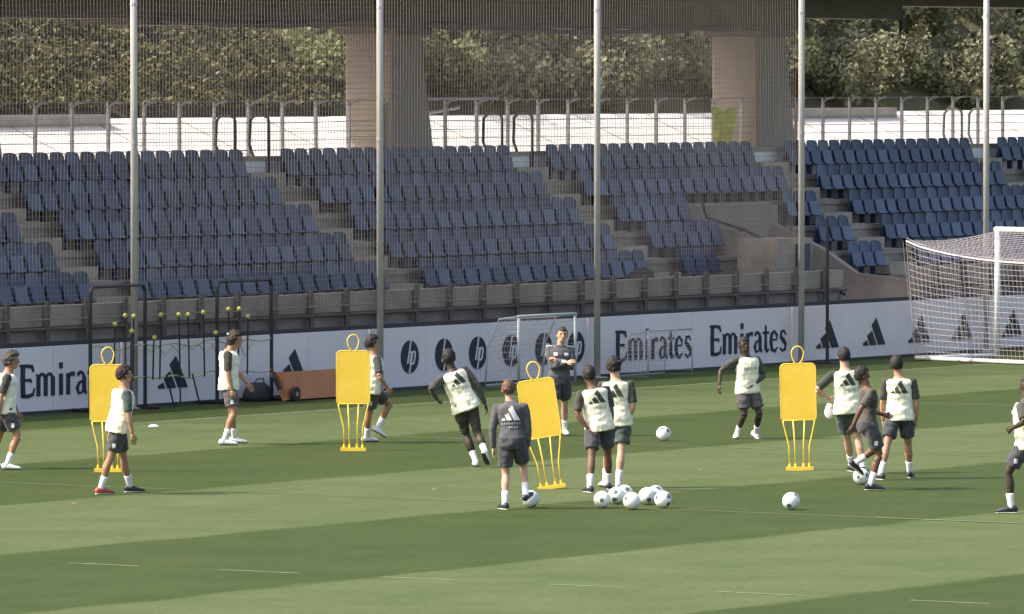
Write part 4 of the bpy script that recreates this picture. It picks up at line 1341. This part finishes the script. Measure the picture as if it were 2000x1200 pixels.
            for sx, i in ((-1, 0), (1, 1)):
                s_, e_ = SH[i], EL[i]
                part('shoulder_stripe', MB().tube([NK.lerp(s_, .4) + V((0, 0, .035)), s_ + V((0, 0, .068)) + a * (sx * .02), s_.lerp(e_, .35) + a * (sx * .066)], .012, 6), M['logo_white'], th, True)
    # ---- shorts
    mb = MB()
    mb.rings(tor([(-.20, .12, .10, -.01), (-.12, .155, .118, -.01), (0, .172, .122, -.012), (.12, .165, .116, -.01)], .022))
    for i in range(2):
        h, kn = HP[i], KN[i]
        if tights:
            mb.tube([h + up * .04, h, h.lerp(kn, .5), h.lerp(kn, .95)], [.09 * k, .108 * k, .088 * k, .064 * k], 14)
        else:
            mb.tube([h + up * .04, h, h.lerp(kn, .35), h.lerp(kn, .74)], [.09 * k, .112 * k, .112 * k, .105 * k], 14)
    shm = remeshed(mb, .013, 2, .014, root[0] * 2.1)
    part('shorts', shm, M[shorts], th, True)
    if not tights and abs(a.y) > .6:
        bv = BVHTree.FromPolygons(shm.v, shm.f)
        side = 0 if a.y > 0 else 1
        c = HP[side].lerp(KN[side], .58)
        decal(th, 'shorts_mark', [[(-.025, -.03), (.022, -.03), (.028, .03), (-.018, .035)]], c, V((1, 0, 0)), V((0, 0, 1)), V((0, -1, 0)), bv, M['logo_white'])
    # ---- socks and boots
    for i in range(2):
        kn, an = KN[i], AN[i]
        if tights:
            part('legging', MB().tube([kn.lerp(an, -.08), kn.lerp(an, .2), kn.lerp(an, .36), kn.lerp(an, .68)], [.060 * k, .064 * k, .066 * k, .050 * k], 14), M['tights'], th, True)
        part('sock', MB().tube([kn.lerp(an, .60), kn.lerp(an, .66), kn.lerp(an, .8), an - (an - kn).normalized() * 0, an + (an - kn).normalized() * .03], [.050 * k, .052 * k, .045 * k, .042 * k, .040 * k], 14), M['sock'], th, True)
        td = TO[i]; sd = td.cross(V((0, 0, 1))).normalized(); uu = sd.cross(td).normalized()
        base = an - uu * (.080 * k)
        rows = [(-.085, .018, .020, .045), (-.07, .034, .040, .048), (-.02, .040, .050, .056), (.04, .042, .044, .050), (.10, .048, .030, .036), (.16, .044, .024, .028), (.195, .028, .018, .022), (.21, .010, .008, .018)]
        bm_ = MB().rings([ering(base + td * (q * k) + uu * (zc * k), sd, uu, ra * k, rb * k, 14, .85) for q, ra, rb, zc in rows])
        bo = boots if isinstance(boots, str) else boots[i]
        b_ = part('boot', bm_, M[bo], th, True)
        part('sole', MB().rings([ering(base + td * (q * k) + uu * (.005 * k), sd, uu, ra * k, .007, 10) for q, ra in ((-.08, .02), (-.05, .034), (.03, .036), (.10, .044), (.17, .036), (.2, .015))]), M['boot_black' if bo == 'boot_white' else 'boot_white'], b_)
    return th

person('player in pale bib walking right, cut off by the left edge, dark curly hair', (10, 917), 1.80, 12, 8, 24, 85,
       [(34, 812, .0), (-2, 815, .0)], [(-14, 914, 'g', 85, 0), (14, 918, 'g', 95, 0)], 'tan', 'greybrown', hairstyle='curly', boots='boot_white', hz=.90, lean=.05, logo=False)
person('player in pale bib with dark reddish hair walking in front of the left mannequin', (226, 966), 1.82, 232, 234, 244, 72,
       [(212, 855, .0), (262, 862, .0)], [(196, 958, 'g', 60, 0), (254, 967, 'g', 80, 0)][::-1] if False else [(254, 962, 'g', 80, 0), (197, 966, 'g', 62, 0)], 'tan', 'maroon', hairstyle='curly', big_hair=.5, boots=('boot_black', 'boot_red'),
       shirt='shirt_teal', lean=.06, logo=False)
person('bushy-haired player in pale bib standing before the black rack, facing right', (446, 869), 1.84, 448, 449, 461, 92,
       [(482, 752, .0), (455, 768, .0)], [(458, 866, 'g', 98, 0), (438, 870, 'g', 92, 0)], 'tan', 'auburn', hairstyle='bushy', boots='boot_white', shorts='shorts_warm', lean=-.02, logo=False)
person('player running to the right behind the second mannequin', (724, 866), 1.80, 724, 720, 728, 70,
       [(704, 760, .1), (746, 758, .1)], [(738, 836, .25, 70, -.5), (716, 864, 'g', 60, 0)], 'tan', 'black', hairstyle='curly', boots='boot_white', shorts='shirt_olive', hz=.86, lean=.08, logo=False, big_hair=.6)
person('player in pale bib and dark tights striding away with arms spread', (922, 912), 1.84, 908, 884, 876, -12,
       [(853, 778, .0), (950, 795, -.02)], [(929, 912, 'g', -5, 0), (948, 884, -.35, 20, -.7)], 'dark', 'black', hairstyle='curly', big_hair=.5, boots='boot_white', tights=True, shorts='tights', hz=.90, lean=.02, sleeve='long')
person('coach in grey tracksuit top seen from behind, one foot on a ball', (990, 995), 1.76, 1000, 997, 993, 4,
       [(962, 886, .02), (1030, 876, .08)], [(986, 996, 'g', -25, 0), (1027, 966, .0, 25, .35)], 'light', 'ginger', top='jacket', shirt='track_grey', sleeve='long', hairstyle='short', lean=.03)
person('coach in grey tracksuit top facing the camera with folded arms', (1090, 852), 1.78, 1092, 1094, 1098, 172,
       [(1086, 704, .22), (1104, 708, .19)], [(1103, 850, 'g', 168, 0), (1080, 852, 'g', 190, 0)], 'light', 'brown', top='jacket', shirt='track_grey', sleeve='long', hairstyle='short',
       elbow_hint=((.8, .2, -.8), (-.8, .2, -.8)), boots='boot_white')
person('player in pale bib seen from behind, hand on hip, brown legs', (1170, 960), 1.80, 1170, 1158, 1150, -12,
       [(1146, 838, -.12), (1194, 842, .0)], [(1152, 963, 'g', -25, 0), (1190, 957, 'g', 12, 0)], 'brown', 'black', hairstyle='short', elbow_hint=((-1, -.3, 0), None), boots='boot_black')
person('tall player in pale bib with tied dark hair, standing behind another player', (1197, 954), 1.88, 1206, 1203, 1199, 8,
       [(1180, 850, .0), (1224, 826, .06)], [(1182, 952, 'g', -20, 0), (1208, 956, 'g', 10, 0)], 'light', 'black', hairstyle='tied', shorts='shirt_teal', boots='boot_white')
person('player in pale bib stepping towards the camera with one arm held out', (1452, 858), 1.74, 1460, 1458, 1453, 158,
       [(1462, 752, .18), (1402, 752, .05)], [(1476, 846, .25, 140, -.5), (1439, 857, 'g', 190, 0)], 'dark', 'black', hairstyle='short', shorts='shorts_warm', boots='boot_white', hz=.84, sleeve='short',
       elbow_hint=((1, .3, -.3), None))
person('tall player in pale bib seen from behind, bent left arm, behind the dribbling player', (1672, 926), 1.88, 1656, 1650, 1648, -8,
       [(1622, 778, .12), (1690, 800, .0)], [(1664, 922, 'g', -10, 0), (1686, 926, 'g', 15, 0)], 'light', 'black', hairstyle='short', shorts='shirt_teal', elbow_hint=((-1, -.6, 0), None))
person('dribbling player in olive shirt moving right with a ball at the feet', (1694, 957), 1.78, 1695, 1690, 1684, 72,
       [(1712, 812, .12), (1678, 830, -.1)], [(1670, 905, .30, 60, -.6), (1700, 958, 'g', 80, 0)], 'brown', 'black', top='shirt', shirt='shirt_olive', hairstyle='short', lean=.03, logo=False, hz=.92)
person('player in pale bib and dark cap seen from behind, legs apart', (1750, 936), 1.82, 1757, 1756, 1751, 3,
       [(1724, 832, .02), (1790, 830, .02)], [(1720, 938, 'g', -30, 0), (1777, 934, 'g', 12, 0)], 'tan', 'black', hairstyle='cap', hz=.92, boots='boot_black')
person('dark-skinned player in pale bib cut off by the right edge, striding left', (2002, 1003), 1.88, 2006, 2006, 2006, -70,
       [(1980, 836, .04), (2030, 850, .0)], [(1975, 1003, 'g', -80, 0), (2046, 1000, 'g', -70, 0)], 'dark', 'black', hairstyle='short', lean=.03, logo=False, hz=.90)

# white cloth held by the tall player
g = MB(); out = []
for j, (z, a_, b_) in enumerate(((0, .03, .02), (-.06, .06, .02), (-.14, .08, .018), (-.2, .055, .015), (-.23, .02, .01))):
    out.append([V((a_ * math.cos(2 * PI * i / 10) * (1 + .2 * math.sin(i * 2)), b_ * math.sin(2 * PI * i / 10), z)) for i in range(10)])
o = tag(part('held_bib', g.rings(out), M['boot_white'], smooth=True), 'white cloth held in the left hand of the tall player at right', 'cloth')
Rr = G(1672, 926); o.location = atY(1620, 788, Rr.y + .10)
